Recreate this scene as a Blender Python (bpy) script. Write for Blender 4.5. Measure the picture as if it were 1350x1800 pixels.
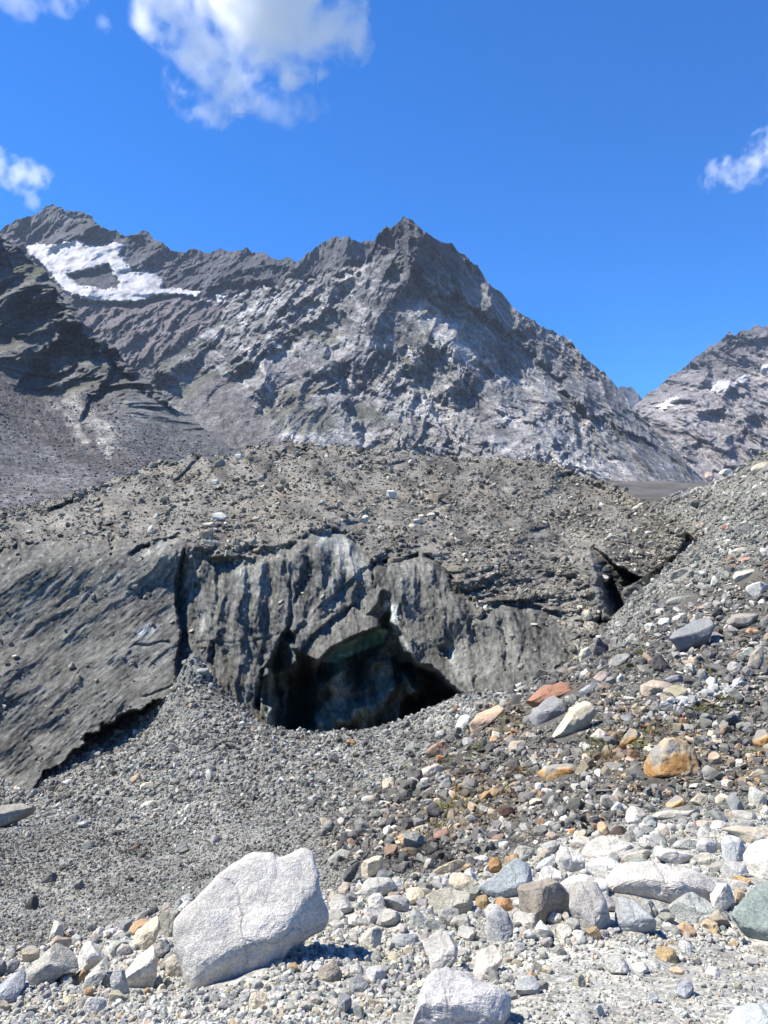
import bpy, math, random
import numpy as np
from mathutils import Vector

# ------------------------------------------------------------------ camera, sky, sun, exposure
for o in list(bpy.data.objects):
    bpy.data.objects.remove(o)
SC = bpy.context.scene
COL = SC.collection
F = 1352.0                       # focal length in photo pixels (photo 1350 x 1800)
PITCH = math.atan(50.0 / F)
cam_d = bpy.data.cameras.new("camera")
cam_d.sensor_fit = 'VERTICAL'
cam_d.angle = 2 * math.atan(900.0 / F)
cam_d.clip_start = 0.05
cam_d.clip_end = 60000
cam = bpy.data.objects.new("camera", cam_d)
cam.rotation_euler = (math.radians(90) + PITCH, 0, 0)
COL.objects.link(cam)
SC.camera = cam

SUN_EL, SUN_AZ = math.radians(57), math.radians(-86)     # azimuth from the view direction, negative = left
to_sun = Vector((math.sin(SUN_AZ) * math.cos(SUN_EL), math.cos(SUN_AZ) * math.cos(SUN_EL), math.sin(SUN_EL)))
sun_d = bpy.data.lights.new("sun", 'SUN')
sun_d.energy = 5.0
sun_d.angle = math.radians(0.5)
sun_d.color = (1.0, 0.93, 0.83)
sun = bpy.data.objects.new("sun", sun_d)
sun.rotation_euler = to_sun.to_track_quat('Z', 'Y').to_euler()
COL.objects.link(sun)

W = bpy.data.worlds.new("World")
SC.world = W
W.use_nodes = True
wn, wl = W.node_tree.nodes, W.node_tree.links
sky = wn.new('ShaderNodeTexSky')
sky.sky_type = 'NISHITA'
sky.sun_disc = False
sky.sun_elevation = SUN_EL
sky.sun_rotation = SUN_AZ
sky.altitude = 2600
sky.air_density = 1.0
sky.dust_density = 0.15
sky.ozone_density = 5.0
hsv = wn.new('ShaderNodeHueSaturation')
hsv.inputs['Saturation'].default_value = 1.6
hsv.inputs['Hue'].default_value = 0.508
hsv.inputs['Value'].default_value = 1.0
wl.new(sky.outputs[0], hsv.inputs['Color'])
wl.new(hsv.outputs[0], wn['Background'].inputs[0])
wn['Background'].inputs[1].default_value = 0.125

SC.view_settings.view_transform = 'Standard'
SC.view_settings.look = 'None'
SC.view_settings.gamma = 1
SC.view_settings.exposure = 0.98
SC.view_settings.use_curve_mapping = False
SC.render.engine = 'CYCLES'
SC.cycles.use_denoising = True
SC.cycles.max_bounces = 10
SC.cycles.diffuse_bounces = 3
SC.cycles.volume_bounces = 8
SC.cycles.volume_step_rate = 1.0
SC.cycles.volume_max_steps = 256

rng = np.random.default_rng(7)
random.seed(7)

# ------------------------------------------------------------------ noise and geometry helpers
_perm = np.random.default_rng(11).permutation(256).astype(np.int32)
_perm = np.concatenate([_perm, _perm, _perm])
_g = np.random.default_rng(12).normal(size=(256, 3)).astype(np.float32)
_g /= np.linalg.norm(_g, axis=1)[:, None]

def perlin(x, y, z=0.0):
    x, y, z = np.broadcast_arrays(np.asarray(x, np.float32), np.asarray(y, np.float32), np.asarray(z, np.float32))
    xi, yi, zi = np.floor(x).astype(np.int32), np.floor(y).astype(np.int32), np.floor(z).astype(np.int32)
    fx, fy, fz = x - xi, y - yi, z - zi
    xi &= 255; yi &= 255; zi &= 255
    u, v, w = (t * t * t * (t * (t * 6 - 15) + 10) for t in (fx, fy, fz))
    def g(i, j, k):
        h = _perm[_perm[_perm[xi + i] + yi + j] + zi + k] & 255
        gr = _g[h]
        return gr[..., 0] * (fx - i) + gr[..., 1] * (fy - j) + gr[..., 2] * (fz - k)
    a = g(0, 0, 0); a = a + u * (g(1, 0, 0) - a)
    b = g(0, 1, 0); b = b + u * (g(1, 1, 0) - b)
    c = g(0, 0, 1); c = c + u * (g(1, 0, 1) - c)
    d = g(0, 1, 1); d = d + u * (g(1, 1, 1) - d)
    a = a + v * (b - a); c = c + v * (d - c)
    return (a + w * (c - a)) * 1.5

def fbm(x, y, z=0.0, octaves=5, gain=0.5):
    s, a, f = 0, 1.0, 1.0
    for o in range(octaves):
        s = s + a * perlin(x * f + 17.3 * o, y * f + 5.1 * o, z * f + 9.7 * o)
        a *= gain; f *= 2.03
    return s

def ridged(x, y, z=0.0, octaves=5, gain=0.55):
    s, a, f, wt = 0, 1.0, 1.0, 1.0
    for o in range(octaves):
        n = 1 - np.abs(perlin(x * f + 31.7 * o, y * f + 3.3 * o, z * f + 7.9 * o)) * 1.6
        n = np.clip(n, 0, 1) ** 2 * wt
        wt = np.clip(n * 1.7, 0, 1)
        s = s + a * n
        a *= gain; f *= 2.07
    return s

def sstep(a, b, x):
    t = np.clip((x - a) / (b - a), 0, 1)
    return t * t * (3 - 2 * t)

def ray(px, py):
    """direction with unit forward (y) component: returns a = x/Y and h = z/Y"""
    xc, zc = (np.asarray(px, float) - 675) / F, (900 - np.asarray(py, float)) / F
    yy = math.cos(PITCH) - zc * math.sin(PITCH)
    zz = math.sin(PITCH) + zc * math.cos(PITCH)
    return xc / yy, zz / yy

def pix(a, h):
    """inverse of ray"""
    yy = 1.0 / (math.cos(PITCH) + h * math.sin(PITCH))
    zc = (h * math.cos(PITCH) - math.sin(PITCH)) * yy
    return 675 + F * a * yy, 900 - F * zc

def blend(base, col, w):
    return base * (1 - w[..., None]) + np.asarray(col) * w[..., None]

class TPS:
    def __init__(self, pts, vals, smooth=1e-6):
        p = np.asarray(pts, float); self.p = p
        n = len(p)
        r2 = ((p[:, None] - p[None]) ** 2).sum(-1)
        K = 0.5 * r2 * np.log(r2 + 1e-12) + smooth * np.eye(n)
        P = np.c_[np.ones(n), p]
        A = np.block([[K, P], [P.T, np.zeros((3, 3))]])
        self.w = np.linalg.solve(A, np.r_[np.asarray(vals, float), 0, 0, 0])
    def __call__(self, x, y):
        sh = np.shape(x)
        q = np.c_[np.ravel(x), np.ravel(y)]
        out = np.empty(len(q))
        for i in range(0, len(q), 40000):
            c = q[i:i + 40000]
            r2 = (c[:, :1] - self.p[None, :, 0]) ** 2 + (c[:, 1:] - self.p[None, :, 1]) ** 2
            out[i:i + 40000] = (0.5 * r2 * np.log(r2 + 1e-12)) @ self.w[:-3] + self.w[-3] + c @ self.w[-2:]
        return out.reshape(sh)

def poly_sd(x, y, poly, closed=True):
    """distance to a polygon, positive inside; for open lines the sign is the right-hand side of travel (y down).
    Also returns the place along the line, 0..1"""
    P = np.asarray(poly, float)
    n = len(P)
    d2 = np.full(np.shape(x), 1e18); inside = np.zeros(np.shape(x), bool)
    side = np.zeros(np.shape(x)); along = np.zeros(np.shape(x))
    seg = range(n) if closed else range(n - 1)
    L = np.r_[0, np.cumsum(np.hypot(*np.diff(P, axis=0).T))]
    for i in seg:
        (x0, y0), (x1, y1) = P[i], P[(i + 1) % n]
        dx, dy = x1 - x0, y1 - y0
        ll = dx * dx + dy * dy + 1e-9
        t = np.clip(((x - x0) * dx + (y - y0) * dy) / ll, 0, 1)
        dd = (x - x0 - t * dx) ** 2 + (y - y0 - t * dy) ** 2
        m = dd < d2
        d2 = np.where(m, dd, d2)
        if closed:
            if y0 != y1:
                c = ((y0 > y) != (y1 > y)) & (x < (x1 - x0) * (y - y0) / (y1 - y0) + x0)
                inside ^= c
        else:
            side = np.where(m, dx * (y - y0) - dy * (x - x0), side)
            along = np.where(m, (L[i] + t * math.sqrt(ll)) / L[-1], along)
    d = np.sqrt(d2)
    if closed:
        return np.where(inside, d, -d)
    return np.where(side > 0, d, -d), along

def new_mesh(name, verts, quads=None, tris=None, colors=None, smooth=True):
    me = bpy.data.meshes.new(name)
    verts = np.ascontiguousarray(verts, np.float32)
    faces = quads if quads is not None else tris
    k = faces.shape[1]
    me.vertices.add(len(verts)); me.vertices.foreach_set('co', verts.ravel())
    me.loops.add(faces.size); me.loops.foreach_set('vertex_index', np.ascontiguousarray(faces, np.int32).ravel())
    me.polygons.add(len(faces)); me.polygons.foreach_set('loop_start', np.arange(0, faces.size, k, dtype=np.int32))
    me.update(calc_edges=True)
    if colors is not None:
        c = np.ones((len(verts), 4), np.float32); c[:, :3] = colors
        at = me.attributes.new('col', 'FLOAT_COLOR', 'POINT'); at.data.foreach_set('color', c.ravel())
    if smooth: me.shade_smooth()
    else: me.shade_flat()
    return me

def grid_quads(nr, nc):
    i = np.arange(nr * nc).reshape(nr, nc)
    return np.stack([i[:-1, :-1], i[1:, :-1], i[1:, 1:], i[:-1, 1:]], -1).reshape(-1, 4)

def link(name, me, label=None, cat=None, group=None, kind=None, mat=None, loc=None):
    o = bpy.data.objects.new(name, me)
    COL.objects.link(o)
    if label: o['label'] = label
    if cat: o['category'] = cat
    if group: o['group'] = group
    o['kind'] = kind or 'thing'
    if mat:
        me.materials.clear(); me.materials.append(mat)
    if loc is not None: o.location = loc
    return o

# ------------------------------------------------------------------ materials
def base_mat(name, rough=0.9):
    m = bpy.data.materials.new(name); m.use_nodes = True
    n, l = m.node_tree.nodes, m.node_tree.links
    b = n['Principled BSDF']
    b.inputs['Roughness'].default_value = rough
    b.inputs['Specular IOR Level'].default_value = 0.25
    return m, n, l, b

def surf_mat(name, source, scales, contrast=0.5, bump=0.5, bump_dist=0.1, rough=0.9, coords='Object', speck=None, stretch=None, tint=(1.0, 1.0, 0.94), cracks=None):
    """colour source (mesh attribute, instancer attribute or object colour) varied by noise at several scales, plus bump"""
    m, n, l, b = base_mat(name, rough)
    if source == 'attr':
        s = n.new('ShaderNodeAttribute'); s.attribute_name = 'col'
    elif source == 'inst':
        s = n.new('ShaderNodeAttribute'); s.attribute_name = 'col'; s.attribute_type = 'INSTANCER'
    else:
        s = n.new('ShaderNodeObjectInfo')
    colout = s.outputs['Color']
    tc = n.new('ShaderNodeTexCoord'); co = tc.outputs[coords]
    if stretch:
        mp = n.new('ShaderNodeMapping'); mp.inputs['Scale'].default_value = stretch[0]; mp.inputs['Rotation'].default_value = stretch[1]
        l.new(co, mp.inputs['Vector']); co = mp.outputs[0]
    h = None
    for k, (sc, amt) in enumerate(scales):
        t = n.new('ShaderNodeTexNoise'); t.inputs['Scale'].default_value = sc
        t.inputs['Detail'].default_value = 6; t.inputs['Roughness'].default_value = 0.65
        l.new(co, t.inputs['Vector'])
        mr = n.new('ShaderNodeMapRange'); mr.inputs['From Min'].default_value = 0.3; mr.inputs['From Max'].default_value = 0.7
        mr.inputs['To Min'].default_value = 1 - amt * contrast; mr.inputs['To Max'].default_value = 1 + amt * contrast
        l.new(t.outputs['Fac'], mr.inputs['Value'])
        mx = n.new('ShaderNodeMix'); mx.data_type = 'RGBA'; mx.blend_type = 'MULTIPLY'; mx.inputs[0].default_value = 1
        l.new(colout, mx.inputs[6]); l.new(mr.outputs[0], mx.inputs[7]); colout = mx.outputs[2]
        if h is None: h = t.outputs['Fac']
        else:
            ad = n.new('ShaderNodeMath'); ad.operation = 'MULTIPLY_ADD'; ad.inputs[1].default_value = 1.0 / (k + 1)
            l.new(t.outputs['Fac'], ad.inputs[0]); l.new(h, ad.inputs[2]); h = ad.outputs[0]
    if speck:
        v = n.new('ShaderNodeTexVoronoi'); v.inputs['Scale'].default_value = speck[0]
        l.new(co, v.inputs['Vector'])
        sx = n.new('ShaderNodeSeparateColor'); l.new(v.outputs['Color'], sx.inputs[0])
        mr = n.new('ShaderNodeMapRange'); mr.inputs['To Min'].default_value = 1 - speck[1]; mr.inputs['To Max'].default_value = 1 + speck[1]
        l.new(sx.outputs[0], mr.inputs['Value'])
        mx = n.new('ShaderNodeMix'); mx.data_type = 'RGBA'; mx.blend_type = 'MULTIPLY'; mx.inputs[0].default_value = 1
        l.new(colout, mx.inputs[6]); l.new(mr.outputs[0], mx.inputs[7]); colout = mx.outputs[2]
        ad = n.new('ShaderNodeMath'); ad.operation = 'MULTIPLY_ADD'; ad.inputs[1].default_value = -speck[2]
        l.new(v.outputs['Distance'], ad.inputs[0]); l.new(h, ad.inputs[2]); h = ad.outputs[0]
    if cracks:                                     # a few fine fissures and weathering seams
        dn = n.new('ShaderNodeTexNoise'); dn.inputs['Scale'].default_value = cracks * 1.7; dn.inputs['Detail'].default_value = 5
        l.new(co, dn.inputs['Vector'])
        va = n.new('ShaderNodeMix'); va.data_type = 'VECTOR'; va.inputs[0].default_value = 0.35
        l.new(co, va.inputs[4]); l.new(dn.outputs['Color'], va.inputs[5])
        ve = n.new('ShaderNodeTexVoronoi'); ve.feature = 'DISTANCE_TO_EDGE'; ve.inputs['Scale'].default_value = cracks
        l.new(va.outputs[1], ve.inputs['Vector'])
        mc = n.new('ShaderNodeMapRange'); mc.inputs['From Min'].default_value = 0.0; mc.inputs['From Max'].default_value = 0.012
        mc.inputs['To Min'].default_value = 0.8; mc.inputs['To Max'].default_value = 1.0
        l.new(ve.outputs['Distance'], mc.inputs['Value'])
        mx = n.new('ShaderNodeMix'); mx.data_type = 'RGBA'; mx.blend_type = 'MULTIPLY'; mx.inputs[0].default_value = 1
        l.new(colout, mx.inputs[6]); l.new(mc.outputs[0], mx.inputs[7]); colout = mx.outputs[2]
        ad = n.new('ShaderNodeMath'); ad.operation = 'MULTIPLY_ADD'; ad.inputs[1].default_value = 1.6
        l.new(mc.outputs[0], ad.inputs[0]); l.new(h, ad.inputs[2]); h = ad.outputs[0]
    mx = n.new('ShaderNodeMix'); mx.data_type = 'RGBA'; mx.blend_type = 'MULTIPLY'; mx.inputs[0].default_value = 1
    l.new(colout, mx.inputs[6]); mx.inputs[7].default_value = (*tint, 1); colout = mx.outputs[2]
    l.new(colout, b.inputs['Base Color'])
    bp = n.new('ShaderNodeBump'); bp.inputs['Strength'].default_value = bump; bp.inputs['Distance'].default_value = bump_dist
    l.new(h, bp.inputs['Height']); l.new(bp.outputs[0], b.inputs['Normal'])
    return m

M_till = surf_mat("gravelly till", 'attr', [(1.2, 0.5), (9, 0.7), (45, 0.6)], 0.5, 0.6, 0.03, speck=(48, 0.35, 0.25))
M_mount = surf_mat("mountain rock", 'attr', [(0.008, 0.5), (0.035, 0.8), (0.16, 0.9)], 0.7, 1.0, 16.0, tint=(0.985, 0.985, 1.0))
M_near_mount = surf_mat("buttress rock", 'attr', [(0.012, 0.5), (0.05, 0.8), (0.22, 0.7)], 0.6, 1.0, 10.0)
M_glacier = surf_mat("dirty ice and debris", 'attr', [(0.35, 0.5), (1.6, 0.8), (7, 0.6)], 0.5, 0.5, 0.22)
M_snow, _n, _l, _b = base_mat("old snow", 0.7)
_b.inputs['Base Color'].default_value = (0.80, 0.80, 0.82, 1)
_a = _n.new('ShaderNodeAttribute'); _a.attribute_name = 'col'; _l.new(_a.outputs['Color'], _b.inputs['Base Color'])
M_rock = surf_mat("boulder rock", 'object', [(1.6, 0.38), (9, 0.4), (60, 0.45)], 0.5, 0.6, 0.04, speck=(110, 0.14, 0.12), tint=(1.0, 1, 0.955), cracks=1.1)
M_stone = surf_mat("stone", 'object', [(1.1, 0.45), (6, 0.4)], 0.5, 0.5, 0.1)
M_rubble = surf_mat("rubble", 'inst', [(1.4, 0.5)], 0.5, 0.3, 0.1)
# boulder with ochre staining
M_ochre, n_, l_, b_ = base_mat("ochre stained rock")
tc_ = n_.new('ShaderNodeTexCoord'); t_ = n_.new('ShaderNodeTexNoise'); t_.inputs['Scale'].default_value = 1.6; t_.inputs['Detail'].default_value = 7
l_.new(tc_.outputs['Object'], t_.inputs['Vector'])
r_ = n_.new('ShaderNodeValToRGB'); r_.color_ramp.elements[0].position = 0.46; r_.color_ramp.elements[1].position = 0.60
r_.color_ramp.elements[0].color = (0.26, 0.245, 0.21, 1); r_.color_ramp.elements[1].color = (0.36, 0.20, 0.07, 1)
e_ = r_.color_ramp.elements.new(0.52); e_.color = (0.42, 0.33, 0.20, 1)
l_.new(t_.outputs['Fac'], r_.inputs[0]); l_.new(r_.outputs[0], b_.inputs['Base Color'])
bp_ = n_.new('ShaderNodeBump'); bp_.inputs['Strength'].default_value = 0.6; bp_.inputs['Distance'].default_value = 0.05
t2_ = n_.new('ShaderNodeTexNoise'); t2_.inputs['Scale'].default_value = 9; t2_.inputs['Detail'].default_value = 6
l_.new(tc_.outputs['Object'], t2_.inputs['Vector']); l_.new(t2_.outputs['Fac'], bp_.inputs['Height']); l_.new(bp_.outputs[0], b_.inputs['Normal'])
M_grass, n_, l_, b_ = base_mat("dry alpine grass", 0.8)
oi_ = n_.new('ShaderNodeObjectInfo'); l_.new(oi_.outputs['Color'], b_.inputs['Base Color'])

# ------------------------------------------------------------------ terrain: moraine with the path bank in front
TP = [  # photo x, photo y, distance
 (-250, 1830, 3.9), (0, 1800, 3.8), (340, 1800, 3.65), (675, 1800, 3.6), (1000, 1800, 3.6), (1350, 1800, 3.7), (1600, 1800, 3.8),
 (675, 2300, 2.0), (0, 2300, 2.1), (1350, 2300, 2.0),
 (0, 1715, 5.0), (340, 1715, 4.7), (675, 1700, 4.65), (1000, 1690, 4.7), (1350, 1670, 5.0), (1600, 1660, 5.2),
 (0, 1665, 6.3), (160, 1650, 6.3), (300, 1622, 6.4), (480, 1600, 6.4), (600, 1580, 6.4), (760, 1560, 6.6), (900, 1545, 6.9), (1100, 1520, 7.2), (1350, 1490, 7.6), (1600, 1470, 8.0),
 (-250, 1660, 8.5), (0, 1620, 9.0), (160, 1605, 9.0), (300, 1580, 9.0), (450, 1550, 9.2), (600, 1525, 9.2), (760, 1505, 9.0), (900, 1490, 9.0), (1100, 1455, 9.4), (1350, 1425, 10.0),
 (-250, 1580, 14), (0, 1548, 14.5), (200, 1525, 14.5), (400, 1495, 14), (600, 1465, 14), (800, 1430, 13.5), (1000, 1395, 13), (1200, 1345, 13.5), (1350, 1315, 14), (1600, 1270, 14),
 (-250, 1480, 25), (0, 1450, 26), (200, 1425, 27), (400, 1400, 27), (600, 1385, 26), (800, 1325, 25), (1000, 1260, 22), (1200, 1180, 22), (1350, 1150, 25), (1600, 1100, 25),
 (-250, 1410, 55), (0, 1392, 57), (85, 1381, 57), (140, 1356, 57), (200, 1327, 57.5), (250, 1310, 57.5), (282, 1284, 58), (300, 1250, 59), (330, 1165, 60), (342, 1148, 61.5), (365, 1178, 61), (400, 1218, 60.5), (450, 1260, 60), (520, 1290, 60), (600, 1294, 60), (700, 1276, 59),
 (830, 1226, 55), (960, 1189, 53), (1040, 1131, 55), (1100, 1080, 63), (1180, 1000, 84), (1240, 968, 96), (1350, 1000, 45), (1250, 1060, 45), (1150, 1130, 40), (1600, 950, 45),
 (400, 1300, 47), (250, 1350, 44), (600, 1340, 42), (750, 1310, 40), (900, 1245, 38),
 (1350, 905, 72), (1350, 816, 98), (1300, 832, 108), (1250, 850, 125), (1200, 872, 140), (1150, 897, 150), (1290, 900, 90), (1600, 740, 100), (1600, 840, 70),
 # hidden: inside the cave and under the glacier
 (520, 1330, 70), (600, 1345, 70), (700, 1330, 70), (800, 1300, 68), (600, 1350, 95), (800, 1300, 95), (0, 1330, 62), (-250, 1330, 62), (200, 1290, 66), (345, 1230, 70), (1000, 1180, 66),
 (1100, 1100, 90), (0, 1150, 150), (500, 1150, 150), (900, 1100, 150), (1400, 900, 160), (1250, 915, 175), (1100, 950, 190), (0, 1100, 230), (600, 1100, 230), (1200, 980, 230), (1600, 930, 230), (1600, 850, 150),
]
TP = np.array(TP, float)
ta, th = ray(TP[:, 0], TP[:, 1])
AS = 2.2                              # weight of the sideways axis in the fit
terr = TPS(np.c_[ta * AS, np.log(TP[:, 2])], th, 1e-4)
NA, NL = 520, 540
A_ = np.linspace(-0.8, 0.8, NA); L_ = np.linspace(math.log(1.3), math.log(230), NL)
LL, AA = np.meshgrid(L_, A_, indexing='ij')
YY = np.exp(LL)
H = terr(AA * AS, LL)
tx, ty = AA * YY, YY
dz = np.zeros_like(H)
for k, wl_ in enumerate((0.15, 0.4, 1.0, 2.6, 6.5, 16.0)):
    dz += (0.085 + 0.05 * (wl_ < 0.5)) * wl_ * perlin(tx / wl_ + 3.1 * k, ty / wl_ + 1.7 * k, 0.5 + k) * sstep(1.6, 5, YY / wl_) * (1 - sstep(60, 200, YY / wl_))
tz = H * YY + dz
H = tz / YY
TPX, TPY = pix(AA, H)

Z_FRONT = [(-400, 1730), (0, 1672), (130, 1650), (250, 1622), (330, 1600), (560, 1585), (620, 1545), (720, 1535), (850, 1540), (930, 1510), (1000, 1482), (1130, 1450), (1350, 1420), (1800, 1380), (1800, 2800), (-400, 2800)]
Z_RIGHT = [(560, 1480), (690, 1380), (760, 1300), (840, 1240), (930, 1205), (1050, 1150), (1150, 1080), (1230, 1020), (1350, 980), (1800, 900), (1800, 1420), (1350, 1400), (1130, 1430), (1000, 1470), (930, 1500), (850, 1530), (720, 1535), (620, 1540)]
Z_UPPER = [(1000, 1180), (1100, 1090), (1180, 1000), (1100, 900), (1350, 780), (1800, 700), (1800, 900), (1350, 990), (1230, 1030), (1150, 1085), (1060, 1150)]
def zones(px, py):
    w = fbm(px / 60, py / 40, 3.3, 3) * 22
    f = sstep(-12, 14, poly_sd(px, py, Z_FRONT) + w)
    r = sstep(-26, 26, poly_sd(px, py, Z_RIGHT) + w) * (1 - f)
    u = sstep(-26, 26, poly_sd(px, py, Z_UPPER) + w) * (1 - f) * (1 - r)
    return f, r, u, 1 - f - r - u
zf, zr, zu, zl = zones(TPX, TPY)
mix = lambda parts: sum(w[..., None] * np.array(c) for w, c in parts)
tcol = mix([(zf, (0.30, 0.295, 0.275)), (zr, (0.085, 0.080, 0.070)), (zu, (0.165, 0.163, 0.148)), (zl, (0.185, 0.186, 0.174))])
tcol *= (1 + 0.25 * fbm(TPX / 90, TPY / 50, 1.2, 4))[..., None]
# darker bands of slaty debris and paler gravel on the left slope
band = fbm((TPX * 0.95 + TPY * 0.3) / 260, (TPY - TPX * -0.32) / 34, 8.8, 4)
tcol *= (1 + 0.35 * band * (zl + 0.4 * zr))[..., None]
tverts = np.stack([tx, ty, tz], -1).reshape(-1, 3)
link("moraine_ground", new_mesh("moraine_ground", tverts, quads=grid_quads(NL, NA)[:, ::-1], colors=np.clip(tcol.reshape(-1, 3), 0.02, 0.7)),
     "grey gravel and till moraine ground falling away from the viewer to the glacier", "ground", kind='structure', mat=M_till)

def ground_hit(px, py):
    """first hit of the photo rays with the moraine: returns Y, or nan"""
    a, h = ray(px, py); a, h = np.atleast_1d(a), np.atleast_1d(h)
    ci = np.clip((a - A_[0]) / (A_[1] - A_[0]), 0, NA - 1.001); i0 = ci.astype(int); fr = ci - i0
    prof = H[:, i0] * (1 - fr) + H[:, i0 + 1] * fr
    hit = prof >= h[None]
    j = hit.argmax(0); ok = hit.any(0) & (j > 0)
    j1 = np.maximum(j, 1)
    k = np.arange(len(a))
    p0, p1 = prof[j1 - 1, k], prof[j1, k]
    t = np.clip((h - p0) / (p1 - p0 + 1e-9), 0, 1)
    return np.where(ok, np.exp(L_[j1 - 1] + t * (L_[1] - L_[0])), np.nan)

def ground_z(x, y):
    a = np.asarray(x) / y
    ci = np.clip((a - A_[0]) / (A_[1] - A_[0]), 0, NA - 1.001); i = ci.astype(int); u = ci - i
    cj = np.clip((np.log(y) - L_[0]) / (L_[1] - L_[0]), 0, NL - 1.001); j = cj.astype(int); v = cj - j
    h = (H[j, i] * (1 - u) + H[j, i + 1] * u) * (1 - v) + (H[j + 1, i] * (1 - u) + H[j + 1, i + 1] * u) * v
    return h * y

# ------------------------------------------------------------------ valley floor under everything
vg = np.array([[-30000, -3000, -70], [30000, -3000, -70], [30000, 40000, -70], [-30000, 40000, -70]], float)
link("valley_ground", new_mesh("valley_ground", vg, quads=np.array([[0, 1, 2, 3]]), colors=np.full((4, 3), 0.16)),
     "grey valley floor far below the moraine and mountains", "ground", kind='structure', mat=M_till)

# ------------------------------------------------------------------ ray-shaped relief: a surface given by its distance along photo rays
def relief(name, top, bot, depth, cols, rows, color, label, cat, mat, kind, back=1.45, smooth=True, jag=0.0):
    px = np.linspace(*cols); T = np.interp(px, *np.array(top, float).T); B = np.interp(px, *np.array(bot, float).T)
    if jag:
        T = T - jag * (ridged(px / 42.0, 0.3, 2.2, 5, 0.6) - 0.75) - 0.3 * jag * fbm(px / 9.0, 0.1, 4.0, 3)
    t = np.linspace(0, 1, rows)
    PX = np.broadcast_to(px, (rows, len(px))).copy(); PY = T[None] + (B - T)[None] * t[:, None]
    D = depth(PX, PY)
    a, h = ray(PX, PY)
    V = np.stack([a * D, D, h * D], -1)
    C = color(PX, PY, V)
    bk = []
    for k, f in enumerate(np.linspace(1.06, back, 6)):           # the far side behind the crest
        D2 = D[0] * f
        bk.append(np.stack([a[0] * D2, D2, V[0, :, 2] - (f - 1) * D[0] * (0.5 + 0.3 * k / 6)], -1))
    V = np.concatenate([np.array(bk[::-1]), V]); C = np.concatenate([np.repeat(C[:1], 6, 0), C])
    o = link(name, new_mesh(name, V.reshape(-1, 3), quads=grid_quads(rows + 6, len(px)), colors=np.clip(C.reshape(-1, 3), 0.01, 0.9), smooth=smooth), label, cat, kind=kind, mat=mat)
    return o, PX, PY, V[6:], D

# ------------------------------------------------------------------ glacier snout
ICE = [(-400, 1000), (-100, 970), (0, 958), (80, 950), (160, 950), (230, 946), (300, 940), (320, 946), (345, 966), (400, 983), (440, 980), (500, 960), (525, 942), (545, 934), (590, 935), (622, 948), (640, 966), (660, 988),
       (700, 975), (745, 969), (775, 985), (800, 1015), (820, 1052), (842, 1078), (880, 1060), (930, 1062), (975, 1083), (1000, 1112), (1015, 1150), (1000, 1300), (900, 1420), (-400, 1560)]
GP = [(-250, 1420, 56), (0, 1392, 58), (100, 1375, 58), (200, 1330, 58.5), (300, 1268, 60), (345, 1150, 65.8), (450, 1262, 62), (600, 1293, 62), (700, 1275, 61.5), (830, 1225, 58), (960, 1190, 56), (1040, 1130, 58), (1100, 1080, 66), (1180, 1000, 84), (1240, 968, 94),
      (-250, 1000, 79), (0, 958, 79), (150, 950, 78), (310, 942, 76), (420, 980, 73.8), (540, 936, 76.5), (640, 975, 74.5), (750, 970, 74), (830, 1068, 66), (900, 1060, 66), (1000, 1090, 64),
      (0, 1200, 64.5), (0, 1080, 70), (-200, 1200, 64), (-200, 1080, 69), (150, 1150, 66.8), (150, 1040, 72), (250, 1100, 69), (250, 1180, 65.5), (300, 1030, 72.5), (400, 1150, 66), (400, 1060, 70), (500, 1050, 70.8), (620, 1030, 71), (490, 1130, 67.2), (600, 1140, 67.5), (720, 1080, 68.5), (720, 1180, 64.5), (800, 1150, 63.5), (950, 1120, 62.5),
      (-250, 980, 80), (0, 894, 122), (250, 823, 138), (500, 779, 148), (700, 792, 152), (870, 803, 162), (1000, 830, 152), (1100, 868, 135), (1150, 895, 114), (-250, 960, 100),
      (0, 925, 88), (300, 890, 96), (500, 870, 100), (700, 880, 104), (900, 900, 106), (1000, 960, 90), (1050, 965, 84), (1150, 960, 92), (1215, 945, 97), (1300, 990, 100), (300, 1400, 50), (600, 1400, 58), (900, 1300, 52), (1200, 1080, 85)]
GP = np.array(GP, float)
gfit = TPS(GP[:, :2] / 400, np.log(GP[:, 2]), 2e-4)
ice_sd = lambda px, py: poly_sd(px, py, ICE)

def local(fn):
    """evaluate a feature only near its outline; it is nothing elsewhere"""
    def run(px, py, line, *a, margin=60.0, **k):
        P = np.asarray(line, float); x0, y0 = P.min(0) - margin; x1, y1 = P.max(0) + margin
        m = (px > x0) & (px < x1) & (py > y0) & (py < y1)
        out = np.zeros(np.shape(px))
        if m.any(): out[m] = fn(px[m], py[m], line, *a, **k)
        return out
    return run
def ledge(px, py, line, jump, decay, width=4.0, wob=0.0):
    return _ledge(px, py, line, jump, decay, width, wob, margin=5.5 * decay + width + 3 * wob)
@local
def _ledge(px, py, line, jump, decay, width=4.0, wob=0.0):
    x, y = px, py
    if wob:
        x = px + wob * fbm(px / 25, py / 25, 1.1, 3); y = py + wob * fbm(px / 25, py / 25, 7.1, 3)
    s, t = poly_sd(x, y, line, closed=False)
    return jump * sstep(0, width, s) * np.exp(-np.maximum(s, 0) / decay) * sstep(0, 0.1, t) * sstep(0, 0.1, 1 - t)
@local
def groove(px, py, line, depth, width):
    s, t = poly_sd(px + 5 * fbm(px / 30, py / 30, 2.2, 3), py + 5 * fbm(px / 30, py / 30, 6.2, 3), line, closed=False)
    return 0.38 * depth * np.exp(-(s / width) ** 2) * sstep(0, 0.15, t) * sstep(0, 0.15, 1 - t)
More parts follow.
